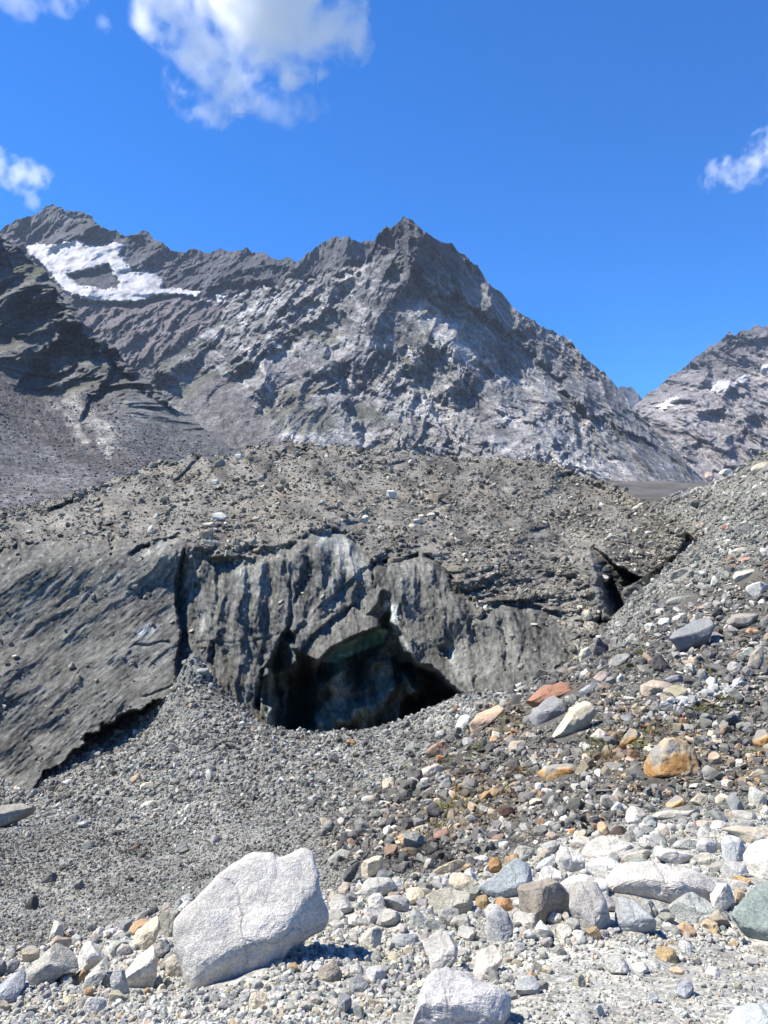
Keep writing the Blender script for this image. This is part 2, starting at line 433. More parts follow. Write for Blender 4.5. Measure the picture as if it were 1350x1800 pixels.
@local
def pit(px, py, poly, depth, soft, wob=6):
    s = poly_sd(px + wob * fbm(px / 30, py / 30, 3.2, 3), py + wob * fbm(px / 30, py / 30, 9.2, 3), poly)
    return depth * (1 - np.exp(-np.maximum(s, 0) / soft))
CAVE = [(505, 1310), (470, 1292), (446, 1240), (452, 1185), (478, 1150), (505, 1105), (520, 1120), (530, 1150), (560, 1163), (575, 1143), (612, 1122), (664, 1104), (672, 1085), (684, 1050), (690, 1090), (716, 1140), (735, 1160), (768, 1180), (800, 1205), (835, 1232), (790, 1262), (700, 1310), (600, 1345)]
BLACK_R = [(688, 1160), (730, 1165), (770, 1185), (832, 1232), (780, 1262), (690, 1300), (705, 1240), (728, 1210)]
BLACK_L = [(492, 1300), (505, 1215), (540, 1175), (560, 1180), (548, 1240), (540, 1310)]
RAMP = [(-400, 1030), (-100, 985), (100, 965), (235, 965), (300, 945), (318, 950), (306, 1030), (312, 1130), (304, 1200), (296, 1300), (-400, 1560)]

SPUR = [(1031, 953), (1060, 972), (1088, 994), (1118, 1010), (1132, 1014), (1100, 1036), (1096, 1050), (1116, 1090), (1085, 1100), (1062, 1075), (1054, 1122), (1043, 1104), (1054, 1050), (1046, 1005)]
def lump(px, py, bx, by, rx, ry):
    return _lump(px, py, [(bx - rx, by - ry), (bx + rx, by + ry)], bx, by, rx, ry, margin=45)
@local
def _lump(px, py, box, bx, by, rx, ry):
    wx, wy = px + 7 * fbm(px / 22, py / 26, 2.2, 3), py + 9 * fbm(px / 22, py / 26, 7.2, 3)
    return np.exp(-(((wx - bx) / rx) ** 2 + ((wy - by) / ry) ** 2) ** 2.5)
def glacier_depth(px, py):
    D = np.exp(gfit(px / 400, py / 400))
    s = ice_sd(px, py) + (10 + 22 * sstep(330, 250, px)) * fbm(px / 30, py / 22, 0.7, 4)
    ice = sstep(-6, 8, s)
    ramp = sstep(-8, 8, poly_sd(px, py, RAMP))
    wall = ice * (1 - ramp)
    # debris cover: hummocks, then small lumps
    deb = 1 - ice
    D = D + deb * (3.0 * fbm(px / 120, py / 45, 4.4, 4) + 0.9 * ridged(px / 60 + 0.01 * py, py / 26, 2.0, 4) * D / 100) 
    # a thin debris roof stands proud of the melting ice edge
    D = D - (1 - 0.95 * sstep(335, 240, px)) * (0.9 * np.exp(-((s + 9) / 8.0) ** 2) - 0.7 * np.exp(-((s - 7) / 7.0) ** 2))
    # flutes on the wall fan out from above the cave, striae on the ramp run up to the right
    u = (px - 560) / (1.0 + (py - 900) / 900.0)
    wx = 12 * fbm(px / 70, py / 90, 5.0, 3)
    fl = ridged((u + wx) / 46, py / 260, 1.0, 4, 0.5)
    D = D - wall * (0.6 * (fl - 0.8)) - wall * (0.12 * fbm(px / 12, py / 30, 3.0, 4) + 0.13 * fbm(px / 4.5, py / 9, 3.0, 3))
    al, ac = px * 0.76 - py * 0.65, px * 0.65 + py * 0.76
    st = ridged(al / 330, (ac + 10 * fbm(px / 60, py / 60, 2, 2)) / 40, 6.0, 5, 0.55)
    D = D - ramp * (0.16 * (st - 0.8)) - ramp * (0.10 * fbm(al / 30, ac / 8, 3.0, 4) + 0.045 * fbm(al / 14, ac / 4, 3.0, 3))
    D = D - ice * 1.3 * fbm(px / 170, py / 150, 8.0, 3)
    # the edge between ramp and wall, the undercut foot of the ramp
    D = D + ledge(px, py, [(296, 1300), (302, 1240), (306, 1200), (314, 1130), (306, 1030), (320, 950)], 2.6, 70, 5, 5)
    D = D + ledge(px, py, [(50, 1390), (80, 1364), (122, 1320), (163, 1290), (205, 1258), (250, 1241), (310, 1218)], 7.5, 220, 9, 16)
    # cave with lumps of ice inside
    D = D + pit(px, py, CAVE, 10.0, 24, 7) + pit(px, py, BLACK_R, 15, 14) + pit(px, py, BLACK_L, 5, 14)
    inc = sstep(2, 14, poly_sd(px, py, CAVE))
    D = D + inc * (2.6 * (1 - ridged(px / 70 + 0.3, py / 95, 13.7, 3, 0.45)) + 0.5 * fbm(px / 14, py / 18, 2.0, 3))
    for bx, by, rx, ry, dep in ((600, 1225, 38, 55, 5.5), (668, 1195, 28, 60, 5.0), (580, 1275, 34, 26, 2.2), (640, 1262, 26, 34, 4.0), (470, 1230, 16, 60, 4.0), (728, 1200, 22, 26, 5.0), (512, 1150, 12, 45, 5)):
        D = D - inc * dep * lump(px, py, bx, by, rx, ry)
    D = D - inc * sstep(555, 530, px) * 1.5 * (ridged((px + 6 * fbm(px / 20, py / 60, 1, 2)) / 34, py / 300, 5.5, 2) - 0.7)
    # shelves over the cave
    D = D + ledge(px, py, [(552, 1200), (562, 1160), (582, 1140), (618, 1121), (676, 1099)], 5.0, 40, 2.5) - ledge(px, py, [(676, 1099), (618, 1121), (582, 1140), (562, 1160), (552, 1200)], 1.3, 30, 2.5)
    D = D + ledge(px, py, [(518, 1190), (524, 1150), (545, 1118), (590, 1080), (632, 1052)], 1.0, 20, 4)
    D = D + ledge(px, py, [(478, 1235), (490, 1180), (502, 1120), (540, 1085), (600, 1030), (660, 985)], 0.5, 26, 6, 6)
    D = D + ledge(px, py, [(620, 1062), (645, 1082), (668, 1101)], -1.2, 20, 4)
    D = D + pit(px, py, [(640, 1082), (662, 1060), (676, 1030), (688, 1040), (692, 1090), (706, 1118), (676, 1105)], 2.0, 9, 4)
    D = D + pit(px, py, [(770, 1135), (785, 1127), (800, 1140), (795, 1165), (775, 1160)], 1.6, 8, 4)
    D = D + ledge(px, py, [(718, 1200), (722, 1150), (712, 1100), (700, 1040), (705, 1000)], -1.5, 14, 4)
    D = D + ledge(px, py, [(838, 1240), (822, 1170), (800, 1090), (770, 1020)], 0.5, 30, 8, 8)
    # cracks
    for ln, dp, wd in (([(316, 1132), (380, 1130), (440, 1128), (520, 1108), (620, 1062)], 0.45, 2.0), ([(230, 1136), (306, 1129)], 0.9, 2), ([(240, 1225), (306, 1208)], 0.8, 2), ([(382, 985), (384, 1050), (370, 1130)], 1.8, 5), ([(352, 970), (340, 1050), (352, 1120)], 1.5, 6),
                       ([(512, 1010), (512, 1080), (505, 1130)], 1.4, 3), ([(376, 1120), (372, 1170), (398, 1230)], 1.5, 4), ([(318, 950), (314, 1020), (318, 1120)], 1.3, 5), ([(655, 985), (660, 1020), (672, 1040)], 1.6, 5),
                       ([(820, 1080), (850, 1150), (856, 1220)], 0.8, 4), ([(870, 1075), (890, 1130), (886, 1200)], 1.3, 4), ([(905, 1070), (925, 1120), (915, 1180)], 1.1, 4), ([(940, 1080), (955, 1130), (950, 1170)], 1.0, 4), ([(440, 1100), (462, 1150), (458, 1180)], 1.6, 5), ([(400, 990), (405, 1060), (395, 1130), (420, 1200)], 1.1, 8), ([(430, 985), (440, 1060), (432, 1130), (455, 1190)], 1.0, 7), ([(470, 975), (478, 1040), (470, 1100), (490, 1160)], 1.0, 8), ([(545, 945), (540, 1010), (520, 1070), (505, 1110)], 1.1, 8), ([(590, 945), (580, 1010), (555, 1060), (530, 1100)], 1.0, 8), ([(625, 960), (610, 1010), (585, 1060), (560, 1100)], 0.9, 7), ([(760, 985), (775, 1050), (790, 1120), (815, 1190)], 1.0, 8), ([(735, 985), (740, 1060), (760, 1130)], 0.9, 7), ([(965, 1090), (965, 1140), (950, 1180)], 0.9, 6)):
        D = D + groove(px, py, ln, dp, wd)
    # ice spur and scarps by the right moraine
    face = sstep(0, 4, poly_sd(px + 3 * fbm(px / 20, py / 20, 3.3, 3), py + 3 * fbm(px / 20, py / 20, 8.3, 3), SPUR))
    sl, _ = poly_sd(px, py, [(1045, 1130), (1050, 1095), (1056, 1050), (1047, 1005), (1028, 945)], closed=False)
    D = D + face * (0.6 + 0.17 * np.maximum(sl, 0))
    D = D + pit(px, py, [(1056, 1022), (1075, 1015), (1092, 1040), (1112, 1085), (1080, 1085), (1060, 1060)], 9, 8, 3)
    D = D + ledge(px, py, [(1128, 1018), (1150, 1000), (1164, 992), (1172, 984), (1190, 972), (1206, 940), (1222, 945), (1250, 968)], 6, 40, 3, 6)
    D = D + pit(px, py, [(1164, 990), (1180, 985), (1198, 1002), (1188, 1010)], 5, 6, 3)
    D = D + ledge(px, py, [(980, 815), (1040, 840), (1095, 862), (1150, 890)], 12, 30, 22, 6)
    # crest scarps
    D = D + ledge(px, py, [(60, 905), (95, 888), (178, 853), (240, 836)], 9, 14, 10, 3)
    D = D + ledge(px, py, [(300, 845), (320, 830), (348, 798)], 8, 12, 8, 3) + ledge(px, py, [(362, 838), (378, 818), (396, 810)], 6, 8, 6, 3)
    D = D + ledge(px, py, [(452, 845), (468, 818), (492, 790), (515, 781), (548, 786)], 6, 26, 12, 6)
    D = D + ledge(px, py, [(222, 972), (262, 950), (322, 934)], 2.2, 10, 5, 5)
    D = D + pit(px, py, [(930, 930), (970, 926), (965, 942), (940, 948)], 2.5, 6, 3) + pit(px, py, [(795, 930), (820, 922), (850, 950), (856, 965), (830, 960)], 1.6, 8, 4)
    D = D + ledge(px, py, [(745, 968), (775, 990), (800, 1018), (815, 1050)], 1.4, 14, 3) + ledge(px, py, [(670, 985), (705, 980), (738, 970)], 2.5, 10, 3, 3)
    D = D + 0.35 * deb * fbm(px / 9, py / 6, 1.0, 3) * D / 80
    return D

def glacier_color(px, py, V):
    s = ice_sd(px, py) + (12 + 22 * sstep(330, 250, px)) * fbm(px / 30, py / 22, 0.7, 4)
    ice = sstep(-4 - 20 * sstep(330, 250, px), 6 + 24 * sstep(330, 250, px), s)
    for poly in ([(1034, 958), (1085, 996), (1130, 1012), (1112, 1085), (1052, 1120), (1046, 1090)], [(1140, 1010), (1170, 985), (1206, 945), (1250, 965), (1240, 990), (1170, 1012)], [(92, 893), (178, 857), (228, 842), (205, 862), (140, 885), (95, 904)], [(935, 930), (968, 928), (962, 942), (940, 946)]):
        ice = np.maximum(ice, sstep(-2, 4, poly_sd(px, py, poly)))
    ice = ice[..., None]
    ramp = sstep(-8, 8, poly_sd(px, py, RAMP))[..., None]
    n1 = fbm(px / 50, py / 30, 3.0, 5)[..., None]
    dk = sstep(0.1, 0.6, fbm((px + 0.8 * py) / 90, (py - 0.5 * px) / 26, 31.0, 4))[..., None]
    deb = np.array((0.160, 0.152, 0.137)) * (1 + 0.45 * n1) * (1 - 0.5 * dk)
    warm = sstep(-0.1, 0.5, fbm(px / 130, py / 60, 9.0, 3))[..., None]
    deb = deb * (1 + warm * np.array((0.08, 0.04, -0.02)))
    u = (px - 560) / (1.0 + (py - 900) / 900.0)
    stw = fbm((u + 10 * fbm(px / 50, py / 70, 5, 2)) / 14, py / 120, 1.5, 5)
    al, ac = px * 0.76 - py * 0.65, px * 0.65 + py * 0.76
    sr = fbm(al / 150, (ac + 8 * fbm(px / 60, py / 60, 2, 2)) / 9, 2.5, 5)
    st = np.where(ramp[..., 0] > 0.5, sr, stw)
    fleck = sstep(0.25, 0.8, fbm(px / 6, py / 9, 1.0, 3))
    fine = fbm(px / 5, py / 11, 21.0, 4) * (1 - ramp[..., 0]) + fbm(al / 14, ac / 4, 21.0, 4) * ramp[..., 0]
    k = (0.15 + 0.085 * st + 0.085 * fine + 0.05 * fbm(px / 70, py / 70, 4.0, 3) + 0.17 * fleck * sstep(1200, 960, py))
    k = np.clip(0.76 * k, 0.035, 0.4)[..., None]
    icec = k * 0.92 * np.array((1.0, 1.0, 0.93))
    pale = np.zeros(np.shape(px))
    for poly, w in (([(560, 940), (600, 940), (645, 985), (640, 1030), (600, 1000), (560, 960)], 0.6), ([(676, 1055), (700, 1060), (708, 1110), (722, 1145), (712, 1150), (688, 1120)], 1.3), ([(775, 1130), (795, 1128), (805, 1160), (815, 1200), (800, 1190)], 0.8),
                    ([(230, 1110), (262, 1092), (285, 1098), (250, 1125)], 0.9), ([(255, 960), (300, 950), (262, 975), (240, 985)], 0.9), ([(340, 980), (352, 1000), (362, 1100), (350, 1120)], 0.8), ([(400, 985), (470, 985), (480, 1060), (420, 1040)], 0.35), ([(590, 1135), (612, 1122), (622, 1150), (600, 1158)], 0.8)):
        pale = np.maximum(pale, w * sstep(-4, 8, poly_sd(px + 6 * fbm(px / 15, py / 25, 1, 2), py, poly)))
    icec = icec + pale[..., None] * np.array((0.16, 0.17, 0.165)) * (1 + 0.8 * st[..., None])
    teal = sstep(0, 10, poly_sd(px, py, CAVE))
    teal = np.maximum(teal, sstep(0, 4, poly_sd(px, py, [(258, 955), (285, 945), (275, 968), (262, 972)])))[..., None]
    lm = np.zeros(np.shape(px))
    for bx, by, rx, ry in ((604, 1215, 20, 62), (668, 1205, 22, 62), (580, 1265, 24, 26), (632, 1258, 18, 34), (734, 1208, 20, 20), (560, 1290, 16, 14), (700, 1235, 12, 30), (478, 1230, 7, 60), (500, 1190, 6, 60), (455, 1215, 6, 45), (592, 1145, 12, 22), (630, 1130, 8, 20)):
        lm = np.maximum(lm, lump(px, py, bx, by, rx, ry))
    teal_c = np.array((0.07, 0.082, 0.074)) + lm[..., None] * np.array((0.20, 0.21, 0.185))  # cave shading painted into the colour: pale lumps, dark gaps
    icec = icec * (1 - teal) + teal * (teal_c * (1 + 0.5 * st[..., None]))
    shelf = sstep(0, 6, poly_sd(px, py, [(562, 1165), (582, 1142), (618, 1123), (668, 1103), (684, 1106), (676, 1132), (640, 1146), (590, 1168)]))[..., None]
    icec = blend(icec, np.array((0.42, 0.68, 0.60)), 0.9 * shelf[..., 0])  # light glowing through the ice, painted as bright teal under the shelf
    return deb * (1 - ice) + icec * ice

g_top = [(-300, 985), (-100, 930), (0, 893), (90, 878), (180, 850), (250, 823), (330, 803), (350, 800), (400, 800), (440, 788), (500, 777), (545, 778), (600, 788), (680, 790), (760, 798), (800, 807), (870, 801), (930, 809), (1000, 828), (1050, 845), (1100, 865), (1150, 893), (1185, 915), (1215, 938), (1245, 962), (1290, 990), (1400, 1010)]
g_bot = [(-300, 1470), (0, 1440), (100, 1425), (200, 1380), (310, 1320), (350, 1250), (400, 1280), (450, 1315), (520, 1345), (600, 1350), (700, 1335), (830, 1290), (960, 1240), (1040, 1185), (1100, 1140), (1180, 1070), (1240, 1020), (1400, 1060)]
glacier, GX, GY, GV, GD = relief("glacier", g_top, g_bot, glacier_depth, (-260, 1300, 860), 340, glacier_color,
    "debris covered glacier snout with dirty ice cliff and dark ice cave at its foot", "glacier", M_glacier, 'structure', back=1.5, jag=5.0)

# ------------------------------------------------------------------ mountains
def strata(X, Z, ang, lam, stretch, seed, octv=6, gain=0.56):
    c, s = math.cos(ang), math.sin(ang)
    u, v = X * c + Z * s, -X * s + Z * c
    wv = 0.25 * lam * fbm(X / lam / 1.7, Z / lam / 1.7, seed + 2, 3)
    return ridged((u + wv) / (lam * stretch), (v + wv) / lam, seed, octv, gain)

def mountain(name, label, pts, top, bot, cols, rows, relief_fn, colour_fn, mat=M_mount, jag=6):
    P = np.array(pts, float)
    fit = TPS(P[:, :2] / 400, np.log(P[:, 2]), 1e-3)
    def depth(px, py):
        D = np.exp(fit(px / 400, py / 400))
        a, h = ray(px, py)
        return D + relief_fn(px, py, a * D, h * D)
    def color(px, py, V):
        d = V[1:-1, 1:-1]
        gx = V[1:-1, 2:] - V[1:-1, :-2]; gy = V[2:, 1:-1] - V[:-2, 1:-1]
        nrm = np.cross(gy, gx); nrm /= np.linalg.norm(nrm, axis=-1)[..., None] + 1e-9
        nz = np.pad(np.abs(nrm[..., 2]), 1, mode='edge')
        return colour_fn(px, py, V, nz)
    return relief(name, top, bot, depth, cols, rows, color, label, "mountain", mat, 'structure', back=1.6, smooth=False, jag=jag) + (fit, depth)

DARK, MID, PALE, GREEN, SCREE = (np.array(c) for c in ((0.062, 0.064, 0.068), (0.098, 0.098, 0.098), (0.36, 0.35, 0.33), (0.07, 0.075, 0.042), (0.13, 0.124, 0.12)))


# main peak
m2_top = [(180, 700), (265, 660), (300, 625), (340, 600), (390, 545), (410, 520), (470, 506), (520, 490), (560, 480), (620, 470), (642, 462), (652, 428), (665, 413), (690, 395), (710, 382), (740, 398), (770, 418), (810, 445), (840, 470), (870, 505), (900, 535), (930, 562), (960, 580), (1000, 600), (1045, 640), (1090, 690), (1130, 735), (1175, 775), (1210, 815), (1237, 840), (1262, 862)]
m2_bot = [(180, 860), (1262, 880)]
m2_pts = [(710, 383, 2260), (650, 430, 2330), (560, 480, 2380), (410, 520, 2400), (300, 625, 2000), (180, 700, 1800), (840, 470, 2480), (960, 580, 2430), (1100, 700, 2300), (1237, 840, 2100), (600, 600, 2050), (800, 600, 2000), (450, 640, 1950), (350, 720, 1800),
          (700, 720, 1750), (950, 740, 1720), (500, 800, 1500), (800, 840, 1480), (1050, 850, 1500), (1200, 870, 1600), (300, 840, 1400), (650, 500, 2180), (740, 520, 2090), (900, 680, 1990), (1080, 800, 1750)]
def m2_relief(px, py, X, Z):
    up = sstep(560, 440, py + 0.25 * np.abs(px - 720))
    r = 100 * (strata(X, Z, math.radians(62), 400, 2.4, 1.3) - 0.7)
    r2 = 52 * (strata(X, Z, math.radians(-42), 150, 3.0, 5.3) - 0.7)
    r3 = 62 * (strata(X, Z, math.radians(82), 120, 3.2, 8.1) - 0.7)
    r4 = 17 * (strata(X, Z, math.radians(66), 42, 2.5, 3.1, 5, 0.62) - 0.7) + 9 * fbm(X / 20, Z / 18, 2.2, 4, 0.65) + 8 * (strata(X, Z, math.radians(-44), 26, 4.5, 12.1, 4, 0.6) - 0.7)
    rough = 0.3 + 0.8 * sstep(-0.25, 0.35, fbm(X / 240 - Z / 500, Z / 170, 41.0, 4))
    rough = np.maximum(rough, 0.8 * up)
    r2, r4 = r2 * rough, r4 * rough
    d = -(r * (0.6 + 0.3 * up) + r2 * (0.8 * (1 - up)) + r3 * (0.5 + 0.5 * up) + r4)
    # the main buttress ridge dividing the lit left flank from the dark right one, the scree bowl, the ravine on the left
    for ln, jp, dc in (([(712, 384), (720, 450), (760, 500), (830, 530), (905, 580), (1000, 680), (1080, 760)], 90, 120), ([(665, 415), (640, 480), (560, 500)], 90, 60), ([(640, 800), (600, 700), (560, 610), (520, 560)], 70, 70), ([(350, 700), (420, 640), (520, 590)], 60, 60), ([(800, 830), (770, 740), (700, 660)], 70, 90), ([(1010, 850), (960, 760), (880, 690), (820, 640)], 70, 80)):
        d = d + ledge(px, py, ln, jp, dc, 14, 14)
    sc = scree2(px, py)
    return d * (1 - 0.8 * sc) + sc * (5 * fbm(px / 9, py / 8, 2.0, 4) + 8 * (ridged((px - 0.7 * py) / 40, (py + 0.6 * px) / 200, 2.0, 4) - 0.7))
def scree2(px, py):
    w1 = 10 * fbm(px / 25, py / 25, 1.4, 3)
    s = np.zeros(np.shape(px))
    for poly in ([(290, 780), (330, 700), (380, 655), (440, 690), (470, 740), (520, 800), (420, 850), (300, 850)],):
        s = np.maximum(s, sstep(-14, 14, poly_sd(px, py, poly) + w1))
    return s
def m2_color(px, py, V, nz):
    X, Z = V[..., 0], V[..., 2]
    n = fbm(X / 150 + Z / 300, Z / 110, 3.0, 5); n2 = fbm(X / 26, Z / 26, 6.0, 5)
    up = sstep(590, 430, py + 0.22 * np.abs(px - 720) + 30 * n)
    c = np.broadcast_to(MID, n.shape + (3,)) * (1 + 0.6 * n + 0.5 * n2)[..., None]
    c = blend(c, DARK * 0.75, np.clip(0.92 * up, 0, 1))
    c = blend(c, DARK * 1.05, 0.6 * sstep(0.15, 0.5, fbm(X / 190 - Z / 260, Z / 90, 13.0, 5)))
    slabs = sstep(0.16, 0.36, fbm((X + 0.9 * Z) / 40, (Z - 0.8 * X) / 150, 17.0, 5)) * (1 - up)
    c = blend(c, PALE * 0.95, 0.72 * slabs)
    ln = fbm((X + 0.9 * Z) / 8 + 2 * n, (Z - 0.9 * X) / 70, 19.0, 4); lv = fbm(X / 7 + 2 * n, Z / 60, 23.0, 4)
    ln_ = ln
    c = c * (1 + 0.45 * np.where(up > 0.4, lv, ln) + 0.25 * fbm(px / 2.2, py / 1.8, 5.0, 2))[..., None]
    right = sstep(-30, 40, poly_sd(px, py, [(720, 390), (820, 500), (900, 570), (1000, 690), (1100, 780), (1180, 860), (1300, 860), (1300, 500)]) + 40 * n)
    c = blend(c, DARK * 1.1, 0.55 * right)  # shade on the flank away from the sun, painted into the rock colour
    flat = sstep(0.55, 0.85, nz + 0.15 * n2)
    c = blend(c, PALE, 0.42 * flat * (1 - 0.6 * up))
    for poly, w in (([(715, 525), (745, 528), (800, 560), (850, 600), (860, 640), (820, 640), (770, 600)], 0.75), ([(700, 700), (740, 660), (800, 690), (830, 740), (770, 760), (720, 735)], 0.5), ([(420, 740), (490, 690), (550, 740), (560, 790), (500, 790), (440, 760)], 0.75), ([(560, 770), (640, 750), (760, 790), (690, 800)], 0.5),
                    ([(640, 600), (700, 590), (760, 640), (700, 640)], 0.55), ([(610, 480), (648, 460), (640, 480), (600, 505)], 0.8), ([(440, 545), (520, 500), (600, 520), (560, 570), (480, 570)], 0.35), ([(840, 700), (900, 720), (1000, 800), (1010, 850), (900, 780)], 0.35), ([(480, 610), (600, 570), (640, 620), (540, 650)], 0.3)):
        m = sstep(-16, 18, poly_sd(px, py, poly) + 22 * fbm(px / 22, py / 14, 4.0, 4))
        c = blend(c, PALE * (1 + 0.25 * n2)[..., None], w * m)
    for ln, w, wt, cc in (([(600, 500), (640, 560), (640, 600)], 7, 0.5, PALE), ([(715, 525), (760, 580), (800, 610), (860, 650), (905, 700)], 13, 0.7, PALE), ([(860, 640), (940, 740), (1010, 850)], 8, 0.6, PALE), ([(690, 640), (760, 720), (830, 800)], 10, 0.6, PALE), ([(960, 700), (1060, 790), (1120, 850)], 7, 0.5, PALE),
                     ([(640, 600), (690, 598), (760, 640), (800, 700)], 8, 0.55, PALE), ([(450, 560), (560, 530), (646, 470)], 7, 0.55, PALE), ([(560, 640), (650, 700), (700, 780)], 8, 0.45, PALE), ([(880, 700), (960, 780), (1040, 850)], 6, 0.5, PALE), ([(480, 700), (540, 720), (640, 790)], 9, 0.5, PALE),
                     ([(760, 690), (850, 720), (900, 770)], 12, 0.6, DARK), ([(850, 560), (960, 640), (1080, 760), (1180, 850)], 22, 0.55, DARK), ([(600, 590), (540, 620), (520, 680)], 16, 0.5, DARK), ([(700, 620), (680, 560), (730, 500)], 18, 0.45, DARK), ([(820, 640), (880, 690), (950, 720)], 12, 0.5, DARK)):
        sd, al_ = poly_sd(px + 14 * fbm(px / 40, py / 40, 1.1, 4), py + 14 * fbm(px / 40, py / 40, 6.1, 4), ln, closed=False)
        m = np.exp(-(sd / w) ** 2) * sstep(0, 0.12, al_) * sstep(0, 0.12, 1 - al_) * sstep(-0.5, 0.2, lv + ln_)
        c = blend(c, cc * (1 + 0.3 * n2)[..., None], np.clip(wt * 1.3 * m, 0, 1))
    g = sstep(-0.15, 0.35, fbm(X / 160, Z / 110, 11.0, 4)) * sstep(0.5, 0.8, nz) * sstep(520, 600, py) * sstep(900, 700, px)
    c = blend(c, GREEN, 0.75 * g)
    c = blend(c, SCREE * (1 + 0.3 * n2)[..., None], 0.9 * scree2(px, py))
    return c
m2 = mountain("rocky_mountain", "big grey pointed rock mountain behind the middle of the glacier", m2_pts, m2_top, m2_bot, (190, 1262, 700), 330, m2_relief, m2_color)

# back ridge with the snowfield
m1_top = [(-180, 430), (-60, 410), (0, 402), (12, 390), (32, 386), (48, 376), (64, 374), (80, 366), (94, 355), (100, 360), (106, 357), (115, 369), (126, 374), (138, 367), (147, 372), (170, 390), (200, 408), (222, 411), (240, 409), (252, 404), (265, 415), (290, 433), (330, 443), (352, 437), (365, 441), (385, 437), (400, 437), (440, 442), (480, 452), (520, 459), (545, 447), (565, 425), (600, 419), (655, 424), (720, 450)]
m1_pts = [(95, 357, 3400), (0, 402, 3350), (-180, 430, 3300), (250, 405, 3350), (400, 438, 3300), (540, 450, 3200), (600, 420, 3100), (700, 450, 3000), (60, 425, 3200), (210, 425, 3200), (130, 470, 3000), (350, 515, 2900), (300, 480, 3050), (450, 510, 2850), (60, 500, 2850), (200, 530, 2780), (350, 600, 2500), (200, 620, 2450), (0, 620, 2500), (-180, 600, 2500), (600, 520, 2750), (330, 800, 2200), (0, 800, 2200)]
SNOW = [[(40, 434), (60, 428), (90, 430), (110, 424), (135, 418), (152, 430), (178, 432), (205, 424), (220, 432), (212, 448), (224, 460), (234, 474), (262, 476), (280, 485), (290, 497), (285, 505), (330, 508), (355, 512), (350, 524), (310, 520), (275, 522), (250, 532), (205, 535), (160, 530), (115, 516), (98, 500), (84, 482), (68, 462), (54, 448)],
        [(376, 525), (384, 516), (400, 520), (396, 530), (384, 534)], [(408, 524), (420, 514), (446, 510), (470, 508), (460, 518), (432, 522), (416, 526)], [(350, 527), (372, 528), (380, 535), (366, 534)], [(470, 507), (500, 499), (540, 492), (548, 496), (510, 504), (480, 511)]]
def m1_relief(px, py, X, Z):
    up = sstep(540, 470, py)
    r = 110 * (strata(X, Z, math.radians(78), 260, 2.0, 2.3) - 0.7)
    r2 = 28 * (strata(X, Z, math.radians(84), 80, 2.2, 6.3, 6, 0.62) - 0.7) + 12 * (strata(X, Z, math.radians(80), 28, 3, 9.3, 4, 0.6) - 0.7) + 14 * fbm(X / 40, Z / 40, 2.2, 3)
    sn = sstep(-8, 10, poly_sd(px, py, SNOW[0]))
    return -(r * (0.35 + 0.65 * up) + r2) * (1 - 0.85 * sn) - 35 * fbm(X / 260, Z / 140, 4.4, 3) * sn
def m1_color(px, py, V, nz):
    X, Z = V[..., 0], V[..., 2]
    n = fbm(X / 150, Z / 110, 3.0, 5); n2 = fbm(X / 30, Z / 40, 6.0, 4)
    low = sstep(500, 545, py + 12 * n)
    c = np.broadcast_to(DARK * 0.95, n.shape + (3,)) * (1 + 0.4 * n + 0.3 * n2)[..., None]
    c = blend(c, np.array((0.13, 0.115, 0.115)) * (1 + 0.3 * n2)[..., None], 0.9 * low)
    c = c * (1 + 0.5 * fbm(X / 9, Z / 90, 23.0, 4) * (1 - low) + 0.3 * fbm(px / 2.2, py / 1.8, 5.0, 2))[..., None]
    streak = sstep(0.2, 0.6, fbm(X / 40, Z / 300, 9.0, 3)) * (1 - low)
    return blend(c, np.array((0.2, 0.2, 0.205)), 0.35 * streak)
m1 = mountain("rock_ridge", "dark jagged rock ridge at the back left carrying a snowfield", m1_pts, m1_top, [(-180, 800), (720, 800)], (-170, 700, 520), 230, m1_relief, m1_color)

ISLAND = [(122, 484), (148, 479), (170, 472), (188, 466), (198, 482), (208, 498), (206, 507), (178, 507), (140, 500)]
def drape(name, label, poly, depth, lift, step=1.3, tint=(0.37, 0.368, 0.372)):
    P = np.array(poly, float)
    x0, y0 = P.min(0) - 3; x1, y1 = P.max(0) + 3
    X, Y = np.meshgrid(np.arange(x0, x1, step), np.arange(y0, y1, step))
    s = poly_sd(X, Y, poly) + 3.0 * fbm(X / 9, Y / 6, 1.7, 3)
    if name == 'snowfield': s = np.minimum(s, -poly_sd(X, Y, ISLAND) + 3.0 * fbm(X / 9, Y / 6, 4.7, 3))
    D = depth(X, Y) - lift * sstep(0, 5, s) + 14 * fbm(X / 34, Y / 16, 8.1, 4)
    a, h = ray(X, Y)
    V = np.stack([a * D, D, h * D], -1)
    q = grid_quads(*X.shape)
    q = q[(s.ravel()[q] > -0.5).all(1)]
    used, inv = np.unique(q, return_inverse=True)
    band = fbm(X / 60, (Y + 0.25 * X) / 5, 2.0, 4)
    c = np.array(tint) * (1 + 0.22 * band - 0.45 * sstep(0.0, 0.7, fbm(X / 26, Y / 10, 5, 5)))[..., None]
    return link(name, new_mesh(name, V.reshape(-1, 3)[used], quads=inv.reshape(-1, 4), colors=np.clip(c.reshape(-1, 3)[used], 0.1, 0.9)), label, "snow", kind='structure', mat=M_snow)
drape("snowfield", "white snowfield and small hanging glacier below the left summit", SNOW[0], m1[6], 55)
for sp, lb in zip(SNOW[1:], ("small white snow patch just right of the large snowfield", "long snow patch along the foot of the dark ridge", "narrow snow strip under the right end of the snowfield", "last thin snow streak running right along the ridge foot")):
    drape("snow_patch", lb, sp, m1[6], 30)

